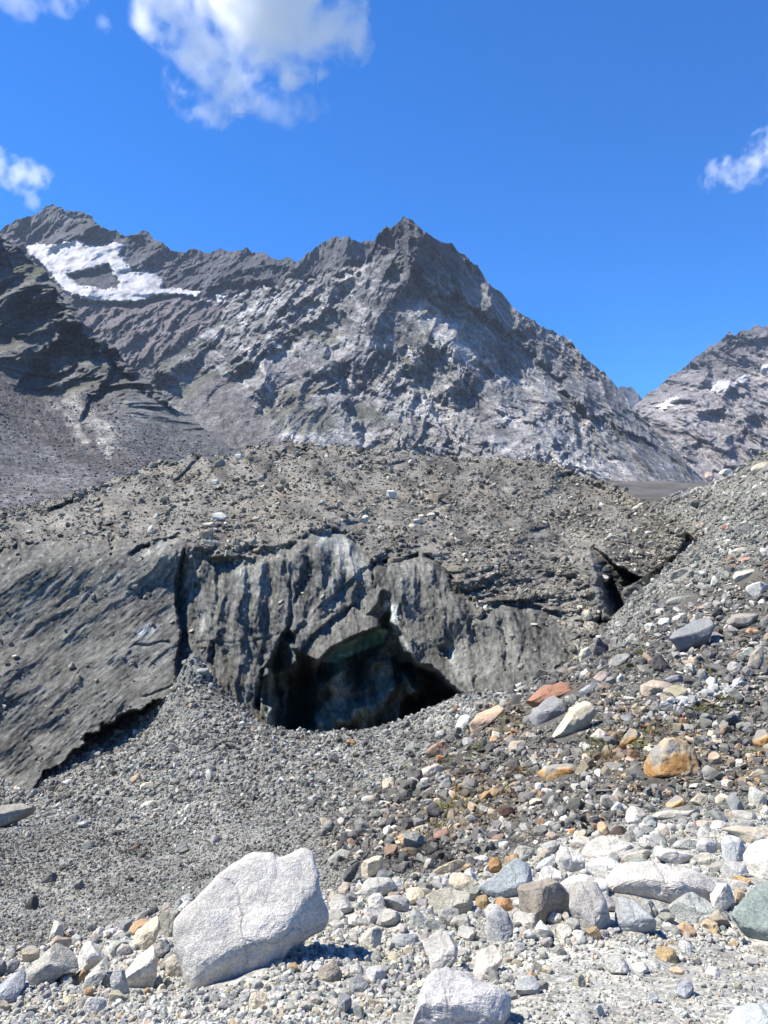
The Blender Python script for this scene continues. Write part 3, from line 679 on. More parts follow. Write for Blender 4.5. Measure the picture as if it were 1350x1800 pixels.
# near buttress on the left, with its scree
m3_top = [(-220, 380), (-80, 400), (0, 413), (14, 418), (25, 428), (45, 442), (60, 458), (75, 470), (90, 492), (112, 520), (130, 540), (150, 570), (165, 585), (200, 610), (225, 638), (240, 650), (265, 675), (300, 710), (340, 735), (380, 765), (420, 790), (450, 800), (500, 815)]
m3_pts = [(0, 413, 1250), (-220, 380, 1250), (100, 505, 1220), (200, 610, 1180), (300, 710, 1120), (420, 790, 950), (500, 815, 850), (0, 520, 1120), (100, 600, 1080), (60, 680, 960), (200, 700, 980), (0, 640, 940), (130, 740, 800), (300, 770, 860), (0, 740, 620), (250, 822, 480), (0, 890, 260), (150, 870, 320), (400, 830, 560), (-220, 640, 900), (-220, 900, 240), (500, 900, 420), (250, 950, 300), (0, 950, 230)]
BROWN = [(-250, 630), (0, 645), (35, 675), (75, 700), (130, 740), (190, 780), (252, 822), (200, 828), (140, 815), (60, 770), (0, 738), (-250, 700)]
def m3_scree(px, py):
    w = 12 * fbm(px / 25, py / 20, 1.4, 4)
    lo = poly_sd(px, py, [(-250, 650), (0, 660), (60, 700), (120, 700), (150, 690), (200, 700), (240, 740), (330, 760), (440, 800), (520, 990), (-250, 990)])
    return sstep(-14, 18, lo + w)
def m3_relief(px, py, X, Z):
    sc = m3_scree(px, py)
    lowf = 0.25 + 0.75 * sstep(745, 620, py)
    r = 60 * lowf * (strata(X, Z, math.radians(58), 180, 2.4, 3.3) - 0.7)
    r2 = 8 * (strata(X, Z, math.radians(-35), 80, 2.6, 7.3) - 0.7) + (12 + 22 * lowf) * (strata(X, Z, math.radians(75), 45, 2.4, 4.2, 5) - 0.7) + 7 * fbm(X / 16, Z / 16, 2.2, 3)
    d = -(r + r2) * (1 - 0.72 * sc)
    gully = ridged((px - 0.9 * py) / 60, (py + 0.6 * px) / 240, 2.0, 5, 0.6)
    d = d - (9 * fbm(px / 90, py / 40, 6.1, 5) + 12 * (gully - 0.7) + 6 * fbm(px / 11, py / 9, 2.0, 4)) * sc * sstep(940, 700, py)
    d = d + ledge(px, py, [(20, 690), (50, 640), (90, 600), (120, 560)], 90, 70, 10, 12) + ledge(px, py, [(135, 745), (150, 700), (190, 660), (170, 600)], 70, 50, 10, 12)
    d = d + ledge(px, py, [(330, 740), (250, 690), (130, 590), (80, 500)], -40, 60, 10, 10) 
    return d
def m3_color(px, py, V, nz):
    X, Z = V[..., 0], V[..., 2]
    Y = V[..., 1]
    n = fbm(X / 70, Y / 90, Z / 50, 5); n2 = fbm(px / 7, py / 5, 3.3, 5)
    c = np.broadcast_to(DARK * 1.15, n.shape + (3,)) * (1 + 0.4 * n + 0.4 * n2)[..., None]
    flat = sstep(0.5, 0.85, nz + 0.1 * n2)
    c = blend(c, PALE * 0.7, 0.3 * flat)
    g = sstep(0.0, 0.5, fbm(X / 60, Z / 40, 11.0, 4)) * flat * sstep(760, 690, py)
    c = blend(c, GREEN * 0.9, 0.85 * g)
    sc = m3_scree(px, py)
    c = blend(c, np.array((0.94, 0.97, 1.06)) * SCREE * 0.85 * (1 + 0.5 * n2 + 0.25 * n)[..., None], 0.92 * sc)
    c = c * (1 + 0.35 * fbm(px / 2.4, py / 1.9, 5.0, 2))[..., None]
    br = sstep(-8, 8, poly_sd(px, py, BROWN) + 8 * n)
    c = blend(c, np.array((0.075, 0.067, 0.066)) * (1 + 0.45 * n2)[..., None], 0.85 * br)
    for poly, w in (([(80, 720), (130, 690), (160, 720), (210, 760), (200, 790), (150, 740), (110, 730)], 0.5), ([(120, 740), (140, 742), (160, 790), (140, 780)], 0.7), ([(0, 840), (200, 835), (120, 870), (0, 885)], 0.12), ([(170, 760), (200, 790), (195, 815), (175, 790)], 0.6)):
        c = blend(c, PALE * (1 + 0.3 * n2)[..., None], w * sstep(-8, 10, poly_sd(px, py, poly) + 12 * fbm(px / 14, py / 10, 4, 4)))
    return c
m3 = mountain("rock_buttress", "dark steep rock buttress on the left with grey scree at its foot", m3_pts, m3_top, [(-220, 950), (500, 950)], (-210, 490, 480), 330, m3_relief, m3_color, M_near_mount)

# right mountain with snow patches and the far blue peak
m4_top = [(1060, 760), (1123, 706), (1150, 682), (1175, 662), (1190, 655), (1205, 640), (1225, 622), (1250, 611), (1275, 590), (1300, 587), (1320, 580), (1335, 572), (1350, 578), (1450, 560), (1620, 530)]
m4_pts = [(1123, 706, 3500), (1225, 622, 3500), (1335, 573, 3500), (1620, 530, 3500), (1200, 700, 3100), (1300, 670, 3100), (1250, 830, 2500), (1350, 800, 2550), (1620, 800, 2500), (1100, 850, 2600), (1620, 650, 3100)]
def m4_relief(px, py, X, Z):
    r = 130 * (strata(X, Z, math.radians(60), 380, 2.2, 4.3) - 0.7)
    r2 = 16 * (strata(X, Z, math.radians(-40), 160, 2.6, 9.3) - 0.7) + 55 * (strata(X, Z, math.radians(70), 80, 2, 1.2, 4) - 0.7) + 15 * fbm(X / 40, Z / 40, 2.2, 3)
    return -(0.6 * r + r2 + 16 * (strata(X, Z, math.radians(75), 34, 2.4, 6.2, 4, 0.6) - 0.7))
def m4_color(px, py, V, nz):
    X, Z = V[..., 0], V[..., 2]
    n = fbm(X / 160, Z / 110, 3.0, 5); n2 = fbm(X / 35, Z / 26, 6.0, 4)
    up = sstep(700, 630, py + 0.35 * (px - 1240) + 14 * n)
    c = np.broadcast_to(np.array((0.14, 0.128, 0.128)), n.shape + (3,)) * (1 + 0.4 * n + 0.3 * n2)[..., None]
    c = blend(c, DARK * 1.5, 0.6 * up)
    c = c * (1 + 0.4 * fbm((X + 0.7 * Z) / 14, (Z - 0.7 * X) / 120, 19.0, 4) + 0.3 * fbm(px / 2.2, py / 1.8, 5.0, 2))[..., None]
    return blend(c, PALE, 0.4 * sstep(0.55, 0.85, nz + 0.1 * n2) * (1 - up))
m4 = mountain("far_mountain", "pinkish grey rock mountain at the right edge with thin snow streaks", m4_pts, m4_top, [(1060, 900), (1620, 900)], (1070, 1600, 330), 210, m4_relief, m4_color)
drape("snow_patch", "forked snow patch high on the right hand mountain", [(1245, 690), (1262, 668), (1275, 664), (1288, 670), (1310, 656), (1322, 660), (1312, 674), (1288, 684), (1262, 692)], m4[6], 30, 1.1)
drape("snow_patch", "snow patch at the right picture edge on the far mountain", [(1330, 650), (1345, 640), (1375, 635), (1378, 660), (1345, 665)], m4[6], 30, 1.1)
drape("snow_patch", "faint dusty snow patch low on the far mountain's left shoulder", [(1150, 715), (1175, 700), (1192, 694), (1190, 708), (1165, 722)], m4[6], 25, 1.1, (0.55, 0.53, 0.52))
m0_pts = [(1070, 700, 6800), (1110, 680, 6800), (1180, 700, 6800), (1110, 760, 6200), (1180, 800, 6000), (1060, 800, 6000)]
mountain("distant_peak", "tiny blue distant peak in the gap between the two mountains", m0_pts, [(1060, 705), (1082, 686), (1092, 680), (1102, 683), (1110, 679), (1120, 690), (1130, 702), (1180, 740)], [(1060, 800), (1180, 800)], (1062, 1178, 110), 60,
         lambda px, py, X, Z: -160 * (strata(X, Z, 1.4, 300, 2.2, 4.3) - 0.7), lambda px, py, V, nz: np.broadcast_to(DARK * 1.2, px.shape + (3,)), jag=3)

# upper glacier behind the dome: a debris covered tongue rising to the foot of the mountains
gx, gy = np.meshgrid(np.linspace(-900, 1500, 260), np.linspace(165, 1500, 120))
gz = -4 + (gy - 165) * 0.10 + 5 * fbm(gx / 160, gy / 160, 1.0, 5) + 1.2 * fbm(gx / 14, gy / 14, 3.0, 3)
gz = np.minimum(gz, 70 + 10 * fbm(gx / 200, gy / 200, 5.0, 3))
gc = np.array((0.085, 0.080, 0.073)) * (1 + 0.5 * fbm(gx / 40, gy / 60, 2.0, 5) + 0.5 * fbm(gx / 6, gy / 30, 2.0, 4))[..., None]
link("upper_glacier", new_mesh("upper_glacier", np.stack([gx, gy, gz], -1).reshape(-1, 3), quads=grid_quads(*gx.shape)[:, ::-1], colors=np.clip(gc.reshape(-1, 3), 0.02, 0.5)),
     "flat debris covered upper glacier behind the snout's right shoulder", "glacier", kind='structure', mat=M_glacier)

# ------------------------------------------------------------------ rocks
def ico(sub):
    import bmesh
    bm = bmesh.new(); bmesh.ops.create_icosphere(bm, subdivisions=sub, radius=1.0)
    v = np.array([x.co[:] for x in bm.verts]); f = np.array([[x.index for x in t.verts] for t in bm.faces]); bm.free()
    return v / np.linalg.norm(v, axis=1)[:, None], f
ICO = {k: ico(k) for k in (1, 2, 3, 4, 5)}

def rock_shape(sub, r, dims=(1, 1, 1), cuts=9, depth=(0.45, 0.85), rough=0.06, soft=0.04, k=1.0):
    """an angular rock: a ball cut by planes, then roughened; returns verts (unit half size), faces"""
    v, f = ICO[sub]
    p = v * np.array(dims)
    for _ in range(cuts):
        n = r.normal(size=3); n /= np.linalg.norm(n)
        ext = np.abs(n * np.array(dims)); e = math.sqrt((ext ** 2).sum())
        d = e * r.uniform(*depth)
        t = p @ n - d
        p = p - np.where(t > 0, t * (1 - soft), 0)[:, None] * n
    o = r.uniform(0, 60)
    m = min(dims)
    p = p + v * (m * rough * fbm(p[:, 0] * 2.2 + o, p[:, 1] * 2.2, p[:, 2] * 2.2, 4))[:, None]
    return p, f

def rock_outline(poly, T, r, sub=4, cuts=6, planes=(), rough=0.03, kx=2.6, rnd=0.07):
    """rock whose outline seen from the photo side is the polygon; local frame right, up, towards the viewer; px units"""
    P = np.array(poly, float); c = 0.5 * (P.min(0) + P.max(0))
    x, y = P[:, 0], P[:, 1]; x2, y2 = np.roll(x, -1), np.roll(y, -1)
    cr = x * y2 - x2 * y; ar = cr.sum() / 2
    if abs(ar) > 1: c = np.array([((x + x2) * cr).sum(), ((y + y2) * cr).sum()]) / (6 * ar)
    th = np.linspace(0, 2 * np.pi, 361); R = np.full(361, 1e-3)
    dx, dy = np.cos(th), np.sin(th)
    for i in range(len(P)):
        a, b = P[i] - c, P[(i + 1) % len(P)] - c
        e = b - a
        den = dx * e[1] - dy * e[0]
        den = np.where(np.abs(den) < 1e-9, 1e-9, den)
        t = (a[0] * e[1] - a[1] * e[0]) / den
        s = (a[0] * dy - a[1] * dx) / den
        R = np.where((s >= -1e-6) & (s <= 1 + 1e-6) & (t > 0), np.maximum(R, t), R)
    ker = np.array([1, 2, 3, 2, 1.]) / 9
    R = np.convolve(np.r_[R[-5:-1], R, R[1:5]], ker, 'same')[4:-4]
    v, f = ICO[sub]
    ang = np.arctan2(-v[:, 1], v[:, 0]) % (2 * np.pi)            # up is minus photo y
    Rv = np.interp(ang, th, R)
    yy = v[:, 2]
    s = np.clip(1 - np.abs(yy) ** kx, 0, 1) ** (1 / kx)
    p = np.stack([np.cos(ang) * s * Rv, -np.sin(ang) * s * Rv, yy * T], -1)
    m = 0.5 * math.sqrt((P[:, 0].max() - P[:, 0].min()) * (P[:, 1].max() - P[:, 1].min()))
    pl = [(np.array(n, float), d) for n, d in planes]
    for _ in range(cuts):
        n = r.normal(size=3); n[2] = abs(n[2]) * 1.2 + 0.25; n[1] += 0.3; n /= np.linalg.norm(n)
        pl.append((n, r.uniform(0.55, 0.8)))
    for n, d in pl:
        n = n / np.linalg.norm(n)
        e = (p @ n).max()
        t = p @ n - d * e
        w = rnd * e
        p = p - (0.94 * 0.5 * (t + np.sqrt(t * t + w * w)))[:, None] * n
    o = r.uniform(0, 60)
    dn = p / (np.linalg.norm(p, axis=1)[:, None] + 1e-9)
    q = p / m
    p = p + dn * (m * rough * (fbm(q[:, 0] * 1.6 + o, q[:, 1] * 1.6, q[:, 2] * 1.6, 5) + 0.35 * (ridged(q[:, 0] * 2.4 + o, q[:, 1] * 1.2, q[:, 2] * 2.4, 4) - 0.7)))[:, None]
    return p, f, c

def place_outline(name, poly, colour, label, cat, r, thick=0.55, sub=4, cuts=6, planes=(), rough=0.03, mat=None, group=None, on=None, kx=2.6, y_at=None):
    P = np.array(poly, float)
    w, h = P[:, 0].max() - P[:, 0].min(), P[:, 1].max() - P[:, 1].min()
    T = thick * 0.5 * math.sqrt(w * h) * 1.15
    p, f, c = rock_outline(poly, T, r, sub, cuts, planes, rough, kx)
    low = P[P[:, 1].argmax()]
    gp = (c[0] * 0.5 + low[0] * 0.5, low[1] - 0.10 * h)
    Yb = y_at if y_at else (surface_y(gp) if on is None else on(gp))
    a, hh = ray(*c)
    d = np.array([a, 1.0, hh]); dl = np.linalg.norm(d)
    px_m = Yb / F * 1.0                                          # metres per photo pixel near the base
    cen = d * (Yb + 0.62 * T * px_m)
    scale = cen[1] / F
    fwd = d / dl
    right = np.cross(fwd, (0, 0, 1)); right /= np.linalg.norm(right)
    up = np.cross(right, fwd)
    wv = p[:, :1] * right + p[:, 1:2] * up - p[:, 2:] * fwd
    # photo pixels off the axis are a little longer than f; correct by the ray length
    me = new_mesh(name, wv * scale * 1.05 * dl ** -0.5, tris=f, smooth=False)
    o = link(name, me, label, cat, group, mat=mat or M_rock, loc=Vector(cen))
    o.color = (colour[0] * 1.04, colour[1], colour[2] * 0.94, 1)
    return o

def surface_y(p):
    y = ground_hit([p[0]], [p[1]])[0]
    return float(y) if y == y else 60.0
def glacier_y(p):
    i = int(np.clip((p[1] - np.interp(p[0], *np.array(g_top).T)) / (np.interp(p[0], *np.array(g_bot).T) - np.interp(p[0], *np.array(g_top).T)), 0.004, 1) * (GD.shape[0] - 1))
    j = int(np.clip((p[0] + 260) / 1560 * (GD.shape[1] - 1), 0, GD.shape[1] - 1))
    return float(GD[i, j])

WHITE, LGREY, GREY, SLATE, BLUE, GREENG = (0.50, 0.50, 0.49), (0.39, 0.395, 0.39), (0.29, 0.29, 0.285), (0.20, 0.215, 0.235), (0.30, 0.345, 0.38), (0.245, 0.285, 0.28)
TAN, CREAM, RUST, ORANGE, REDB, DSLATE, BROWNG, PINK = (0.41, 0.335, 0.24), (0.52, 0.475, 0.385), (0.30, 0.165, 0.08), (0.40, 0.245, 0.13), (0.17, 0.075, 0.055), (0.075, 0.078, 0.082), (0.25, 0.23, 0.205), (0.45, 0.36, 0.32)

R_ = np.random.default_rng(101)
BIG = [  # outline, colour, label, thickness, extra cutting planes (right, up, towards viewer), subdivision
 ([(318, 1611), (325, 1598), (353, 1568), (383, 1540), (421, 1520), (456, 1508), (476, 1510), (484, 1523), (509, 1515), (537, 1502), (552, 1515), (559, 1543), (567, 1576), (577, 1621), (575, 1636), (534, 1658), (512, 1664), (466, 1704), (423, 1727), (378, 1733), (350, 1722), (335, 1704), (319, 1659)],
  (0.42, 0.42, 0.415), "huge pale grey granite boulder with a notched top, largest stone in front", 0.62, [((-0.12, 0.72, 0.68), 0.72), ((-0.05, 0.42, 0.9), 0.66), ((0.55, -0.3, 0.78), 0.8), ((0.15, -0.6, 0.78), 0.84)], 5),
 ([(694, 1800), (698, 1764), (711, 1742), (742, 1724), (784, 1711), (813, 1718), (851, 1733), (880, 1738), (897, 1752), (890, 1790), (870, 1815), (780, 1840), (710, 1830)], (0.42, 0.425, 0.445), "wide white boulder with a vertical crack lying at the bottom edge of the till bank", 0.7, [((-0.1, 0.45, 0.9), 0.7), ((0.25, -0.1, 1), 0.8)], 5),
 ([(742, 1656), (769, 1640), (793, 1642), (808, 1658), (802, 1684), (780, 1708), (759, 1713), (752, 1685)], LGREY, "speckled grey wedge shaped boulder just above the cracked white boulder", 0.5, [], 4),
 ([(825, 1700), (842, 1672), (870, 1664), (884, 1684), (870, 1706), (846, 1718), (828, 1718)], (0.50, 0.49, 0.46), "pale dusty block half sunk in till, right of the speckled wedge", 0.5, [], 4),
 ([(852, 1632), (857, 1614), (875, 1603), (898, 1599), (906, 1620), (897, 1645), (880, 1657), (863, 1660), (853, 1650)], (0.27, 0.29, 0.31), "round blue grey cobble under the orange streaked stone", 0.7, [], 4),
 ([(843, 1561), (876, 1538), (909, 1507), (927, 1512), (947, 1529), (950, 1548), (932, 1568), (909, 1580), (871, 1577), (853, 1571)], BLUE, "blue grey triangular slab leaning back with a pointed top", 0.35, [((-0.1, 0.35, 1), 0.5)], 4),
 ([(910, 1557), (931, 1541), (967, 1541), (989, 1557), (1002, 1574), (1002, 1606), (978, 1620), (953, 1633), (932, 1612), (912, 1598)], BROWNG, "rough brown speckled boulder between the blue slab and the tall grey block", 0.8, [((0.6, 0.1, 0.8), 0.55), ((-0.3, 0.8, 0.5), 0.75)], 5),
 ([(1000, 1566), (1009, 1556), (1049, 1552), (1062, 1578), (1079, 1630), (1066, 1637), (1033, 1640), (1011, 1620), (1002, 1600)], (0.33, 0.33, 0.325), "tall grey block with flat front face standing before a white boulder", 0.7, [((-0.15, 0.1, 1), 0.6), ((0.7, -0.3, 0.6), 0.6)], 5),
 ([(983, 1560), (1000, 1541), (1027, 1534), (1060, 1539), (1070, 1552), (1066, 1580), (1040, 1590), (1000, 1580)], WHITE, "white boulder showing above the tall grey block", 0.6, [], 4),
 ([(1066, 1590), (1083, 1581), (1110, 1581), (1132, 1597), (1152, 1613), (1149, 1636), (1134, 1643), (1090, 1641), (1081, 1631)], (0.30, 0.325, 0.35), "blue grey block with flat lit top and dark front under the widest white boulder", 0.7, [((-0.1, 0.75, 0.55), 0.5), ((0.1, -0.45, 0.9), 0.62)], 5),
 ([(1060, 1578), (1079, 1542), (1099, 1523), (1139, 1517), (1194, 1519), (1250, 1532), (1278, 1544), (1262, 1562), (1245, 1577), (1210, 1584), (1174, 1594), (1128, 1594), (1094, 1588)], (0.45, 0.445, 0.435), "widest white boulder of the rock band, long and low", 0.55, [((-0.1, 0.8, 0.55), 0.62), ((0.1, -0.6, 0.8), 0.6), ((0.6, 0.5, 0.5), 0.7)], 5),
 ([(1168, 1613), (1188, 1587), (1219, 1567), (1245, 1573), (1258, 1596), (1251, 1612), (1219, 1626), (1183, 1627)], (0.34, 0.37, 0.365), "green grey banded boulder below the widest white boulder", 0.65, [((0, 0.7, 0.7), 0.6)], 5),
 ([(1249, 1577), (1262, 1556), (1277, 1552), (1292, 1563), (1293, 1588), (1264, 1611), (1254, 1597)], (0.50, 0.50, 0.495), "pale rounded stone wedged right of the green banded boulder", 0.6, [((0.6, -0.2, 0.8), 0.5)], 4),
 ([(1289, 1576), (1297, 1552), (1310, 1570), (1303, 1590), (1291, 1592)], TAN, "small upright tan stone beside the pale rounded stone", 0.6, [], 3),
 ([(1285, 1545), (1301, 1537), (1320, 1542), (1317, 1557), (1301, 1558)], (0.45, 0.32, 0.17), "ochre yellow stone resting on top of the right hand rock band", 0.6, [], 4),
 ([(1287, 1620), (1310, 1586), (1332, 1557), (1352, 1550), (1392, 1562), (1396, 1640), (1346, 1664), (1328, 1661), (1303, 1641)], (0.21, 0.255, 0.255), "big dark green grey boulder cut off by the right edge", 0.55, [((-0.2, 0.2, 1), 0.6), ((-0.5, 0.7, 0.5), 0.75)], 5),
 ([(1307, 1511), (1317, 1492), (1339, 1477), (1400, 1468), (1412, 1550), (1350, 1556), (1322, 1556), (1308, 1540)], WHITE, "big white rounded boulder cut off by the right edge above the green one", 0.6, [((-0.3, 0.7, 0.6), 0.7)], 5),
 ([(1268, 1476), (1281, 1468), (1301, 1472), (1309, 1489), (1304, 1508), (1274, 1520), (1270, 1500)], (0.38, 0.41, 0.45), "blue white block with sharp corner under the long tan slab", 0.7, [((-0.5, 0.3, 0.8), 0.6), ((0.7, 0, 0.7), 0.55)], 4),
 ([(1268, 1467), (1294, 1457), (1350, 1452), (1392, 1458), (1380, 1470), (1340, 1472), (1317, 1488), (1303, 1482), (1290, 1470)], (0.42, 0.39, 0.33), "long flat tan slab at the right edge behind the blue white block", 0.5, [((0, 0.9, 0.4), 0.5)], 4),
 ([(1145, 1434), (1174, 1426), (1214, 1423), (1235, 1417), (1233, 1429), (1206, 1439), (1157, 1443)], (0.40, 0.39, 0.36), "long low pale slab above the band, under the dark rusty stone", 0.5, [((0, 0.9, 0.4), 0.5)], 4),
 ([(1149, 1503), (1160, 1494), (1175, 1488), (1200, 1491), (1223, 1504), (1212, 1521), (1190, 1520), (1160, 1514)], WHITE, "smooth white boulder directly behind the widest white boulder", 0.6, [], 4),
 ([(1022, 1503), (1035, 1484), (1060, 1471), (1085, 1471), (1110, 1484), (1122, 1496), (1100, 1507), (1060, 1508), (1035, 1511)], (0.43,0.43,0.42), "domed white boulder, highest of the middle rock band", 0.6, [((0.1, 0.6, 0.8), 0.65)], 4),
 ([(1029, 1522), (1050, 1510), (1080, 1502), (1093, 1520), (1086, 1537), (1070, 1544), (1036, 1536)], (0.50, 0.505, 0.515), "white angular block just below the domed white boulder", 0.6, [((-0.3, 0.7, 0.6), 0.6)], 4),
 ([(975, 1512), (985, 1490), (1010, 1494), (1028, 1505), (1027, 1527), (1005, 1537), (984, 1532)], (0.52, 0.52, 0.51), "white lumpy boulder left of the domed white boulder", 0.7, [], 4),
 ([(940, 1530), (955, 1508), (978, 1502), (986, 1526), (968, 1536)], (0.36, 0.39, 0.42), "blue grey corner of rock right of the pointed slab", 0.7, [], 4),
 ([(936, 1548), (950, 1530), (968, 1523), (985, 1531), (992, 1550), (970, 1562)], (0.47, 0.475, 0.485), "grey white boulder behind the brown speckled boulder", 0.7, [], 4),
 ([(1090, 1520), (1100, 1506), (1130, 1494), (1150, 1496), (1140, 1508), (1115, 1518), (1100, 1527)], (0.47, 0.45, 0.40), "cream slab tucked behind the white angular block", 0.5, [], 4),
 ([(1222, 1515), (1232, 1500), (1246, 1498), (1264, 1514), (1262, 1522), (1240, 1524)], (0.42, 0.41, 0.37), "small peaked tan grey stone behind the right end of the widest boulder", 0.7, [], 4),
 ([(1266, 1535), (1278, 1516), (1306, 1510), (1316, 1530), (1296, 1546), (1276, 1548)], (0.40, 0.41, 0.42), "grey boulder between the ochre stone and the blue white block", 0.7, [], 4),
 ([(1275, 1830), (1276, 1800), (1290, 1780), (1330, 1767), (1385, 1758), (1404, 1835)], (0.36, 0.40, 0.43), "blue grey boulder in the bottom right corner", 0.6, [((0, 0.8, 0.6), 0.65)], 4),
 ([(47, 1700), (68, 1682), (101, 1657), (124, 1661), (137, 1670), (138, 1712), (111, 1714), (83, 1726), (60, 1735), (50, 1716)], (0.34, 0.34, 0.32), "large grey boulder with shaded front left of the white egg shaped stone", 0.7, [((-0.3, 0.75, 0.6), 0.6), ((0.2, -0.4, 0.9), 0.65)], 5),
 ([(134, 1682), (149, 1657), (166, 1648), (182, 1660), (187, 1682), (164, 1704), (142, 1720), (137, 1705)], WHITE, "white egg shaped stone standing upright in the left rock band", 0.7, [], 4),
 ([(145, 1735), (151, 1714), (189, 1685), (199, 1696), (181, 1722), (151, 1742)], (0.40, 0.41, 0.39), "pale diagonal slab leaning before the white egg shaped stone", 0.5, [((-0.4, 0.7, 0.6), 0.55)], 4),
 ([(-30, 1745), (0, 1728), (35, 1710), (46, 1716), (40, 1742), (25, 1766), (0, 1764), (-30, 1766)], (0.33, 0.36, 0.40), "smooth blue grey slab at the left edge", 0.5, [((-0.2, 0.6, 0.75), 0.6)], 4),
 ([(216, 1714), (228, 1695), (242, 1680), (267, 1667), (278, 1694), (270, 1738), (234, 1743), (220, 1726)], (0.51, 0.50, 0.475), "knobbly cream white boulder left of the huge granite boulder", 0.75, [((0.1, -0.5, 0.85), 0.6), ((-0.4, 0.7, 0.5), 0.65)], 5),
 ([(194, 1718), (203, 1700), (217, 1698), (221, 1720), (229, 1746), (209, 1751), (198, 1740)], (0.38, 0.395, 0.40), "grey slab standing at the left foot of the knobbly boulder", 0.5, [], 4),
 ([(228, 1662), (239, 1637), (275, 1614), (281, 1636), (268, 1662), (243, 1675)], CREAM, "cream coloured block with flat face beside the grey brown block", 0.6, [((-0.5, 0.6, 0.6), 0.6)], 4),
 ([(271, 1637), (285, 1602), (320, 1604), (322, 1645), (302, 1650), (285, 1646)], (0.27, 0.265, 0.245), "grey brown block touching the left side of the huge granite boulder", 0.7, [], 4),
 ([(185, 1669), (201, 1656), (228, 1665), (230, 1677), (209, 1684), (188, 1680)], (0.47, 0.44, 0.42), "flat pinkish white stone right of the white egg shaped stone", 0.5, [], 4),
 ([(236, 1610), (280, 1592), (282, 1603), (239, 1619)], DSLATE, "dark slate slab lying on the gravel above the cream block", 0.4, [], 3),
 ([(143, 1772), (156, 1753), (186, 1758), (188, 1773), (166, 1786), (148, 1782)], (0.47, 0.475, 0.47), "flat pale stone on the till below the diagonal slab", 0.5, [], 4),
 ([(288, 1690), (305, 1679), (324, 1690), (324, 1720), (305, 1717), (290, 1706)], (0.42, 0.40, 0.36), "tan block squeezed under the left edge of the huge granite boulder", 0.7, [], 4),
 ([(8, 1700), (14, 1688), (36, 1687), (32, 1703), (14, 1715)], (0.16, 0.175, 0.19), "dark slate block by the left edge above the blue grey slab", 0.6, [], 3),
 ([(98, 1722), (108, 1707), (125, 1706), (134, 1714), (116, 1722), (104, 1729)], (0.36, 0.35, 0.31), "olive grey cobble in front of the large shaded grey boulder", 0.7, [], 3),
 # right slope
 ([(928, 1262), (947, 1237), (973, 1218), (990, 1234), (992, 1254), (969, 1275), (942, 1278)], (0.23, 0.24, 0.255), "grey slate boulder with dark split front, left of the leaning cream rock", 0.5, [((-0.4, 0.7, 0.6), 0.4), ((0.4, -0.5, 0.8), 0.6)], 5),
 ([(968, 1295), (989, 1263), (1007, 1237), (1029, 1226), (1050, 1250), (1034, 1273), (1000, 1300), (978, 1304)], (0.47, 0.43, 0.345), "leaning cream rock with lit edge and dark shaded side on the right slope", 0.6, [((-0.75, 0.5, 0.45), 0.45), ((0.5, -0.45, 0.75), 0.45)], 5),
 ([(922, 1242), (947, 1211), (989, 1198), (1012, 1206), (1010, 1222), (978, 1228), (935, 1250)], (0.30, 0.165, 0.115), "reddish brown slab lying behind the split grey slate boulder", 0.4, [((0, 0.6, 0.8), 0.5)], 4),
 ([(816, 1285), (840, 1256), (873, 1240), (886, 1246), (871, 1264), (838, 1290)], (0.47, 0.36, 0.27), "peach and white slab on the crest of the slope right of the cave", 0.4, [((-0.3, 0.6, 0.7), 0.5)], 4),
 ([(942, 1359), (969, 1346), (998, 1338), (1017, 1348), (1019, 1364), (996, 1367), (956, 1373)], (0.33, 0.31, 0.28), "flat slab overhanging a dark hollow left of the golden boulder", 0.5, [((0, 0.9, 0.4), 0.5)], 4),
 ([(1037, 1295), (1053, 1278), (1070, 1292), (1057, 1307)], (0.46, 0.43, 0.39), "pale peaked stone beside dry grass right of the leaning cream rock", 0.6, [], 4),
 ([(1014, 1164), (1022, 1142), (1045, 1133), (1039, 1155)], (0.50, 0.48, 0.41), "cream white rock at the far crest right of the ice wall", 0.6, [], 4),
 ([(1043, 1192), (1056, 1180), (1077, 1183), (1057, 1200)], (0.43, 0.37, 0.34), "flat pinkish stone above the leaning cream rock", 0.4, [], 4),
 ([(1008, 1222), (1030, 1206), (1049, 1198), (1046, 1208), (1026, 1223)], (0.30, 0.315, 0.35), "blue grey flat slab beside the reddish brown slab", 0.4, [], 3),
 ([(1175, 1129), (1188, 1108), (1218, 1081), (1243, 1081), (1254, 1099), (1240, 1130), (1226, 1144), (1205, 1156), (1188, 1144)], (0.19, 0.20, 0.22), "large dark blue grey slate boulder with black overhang on the upper right slope", 0.55, [((-0.35, 0.8, 0.5), 0.3), ((0.2, -0.75, 0.6), 0.45)], 5),
 ([(1128, 1352), (1148, 1320), (1169, 1299), (1197, 1299), (1217, 1316), (1227, 1349), (1197, 1361), (1165, 1371), (1131, 1380)], ORANGE, "golden ochre stained boulder on the right slope", 0.7, [((0.1, 0.1, 1), 0.6), ((-0.6, 0.4, 0.6), 0.7)], 5),
 ([(1123, 1208), (1148, 1195), (1183, 1198), (1164, 1216), (1140, 1226), (1124, 1220)], (0.42, 0.36, 0.30), "tan slab with reddish top above the white pebble streak", 0.5, [((0, 0.8, 0.5), 0.5)], 4),
 ([(1162, 1199), (1180, 1187), (1200, 1186), (1204, 1196), (1180, 1203)], (0.22, 0.235, 0.255), "dark blue flat slab touching the tan slab's right end", 0.4, [], 4),
 ([(1069, 1168), (1083, 1152), (1108, 1145), (1109, 1159), (1083, 1173)], (0.27, 0.275, 0.27), "grey slab with shadowed underside right of the pinkish flat stone", 0.4, [], 4),
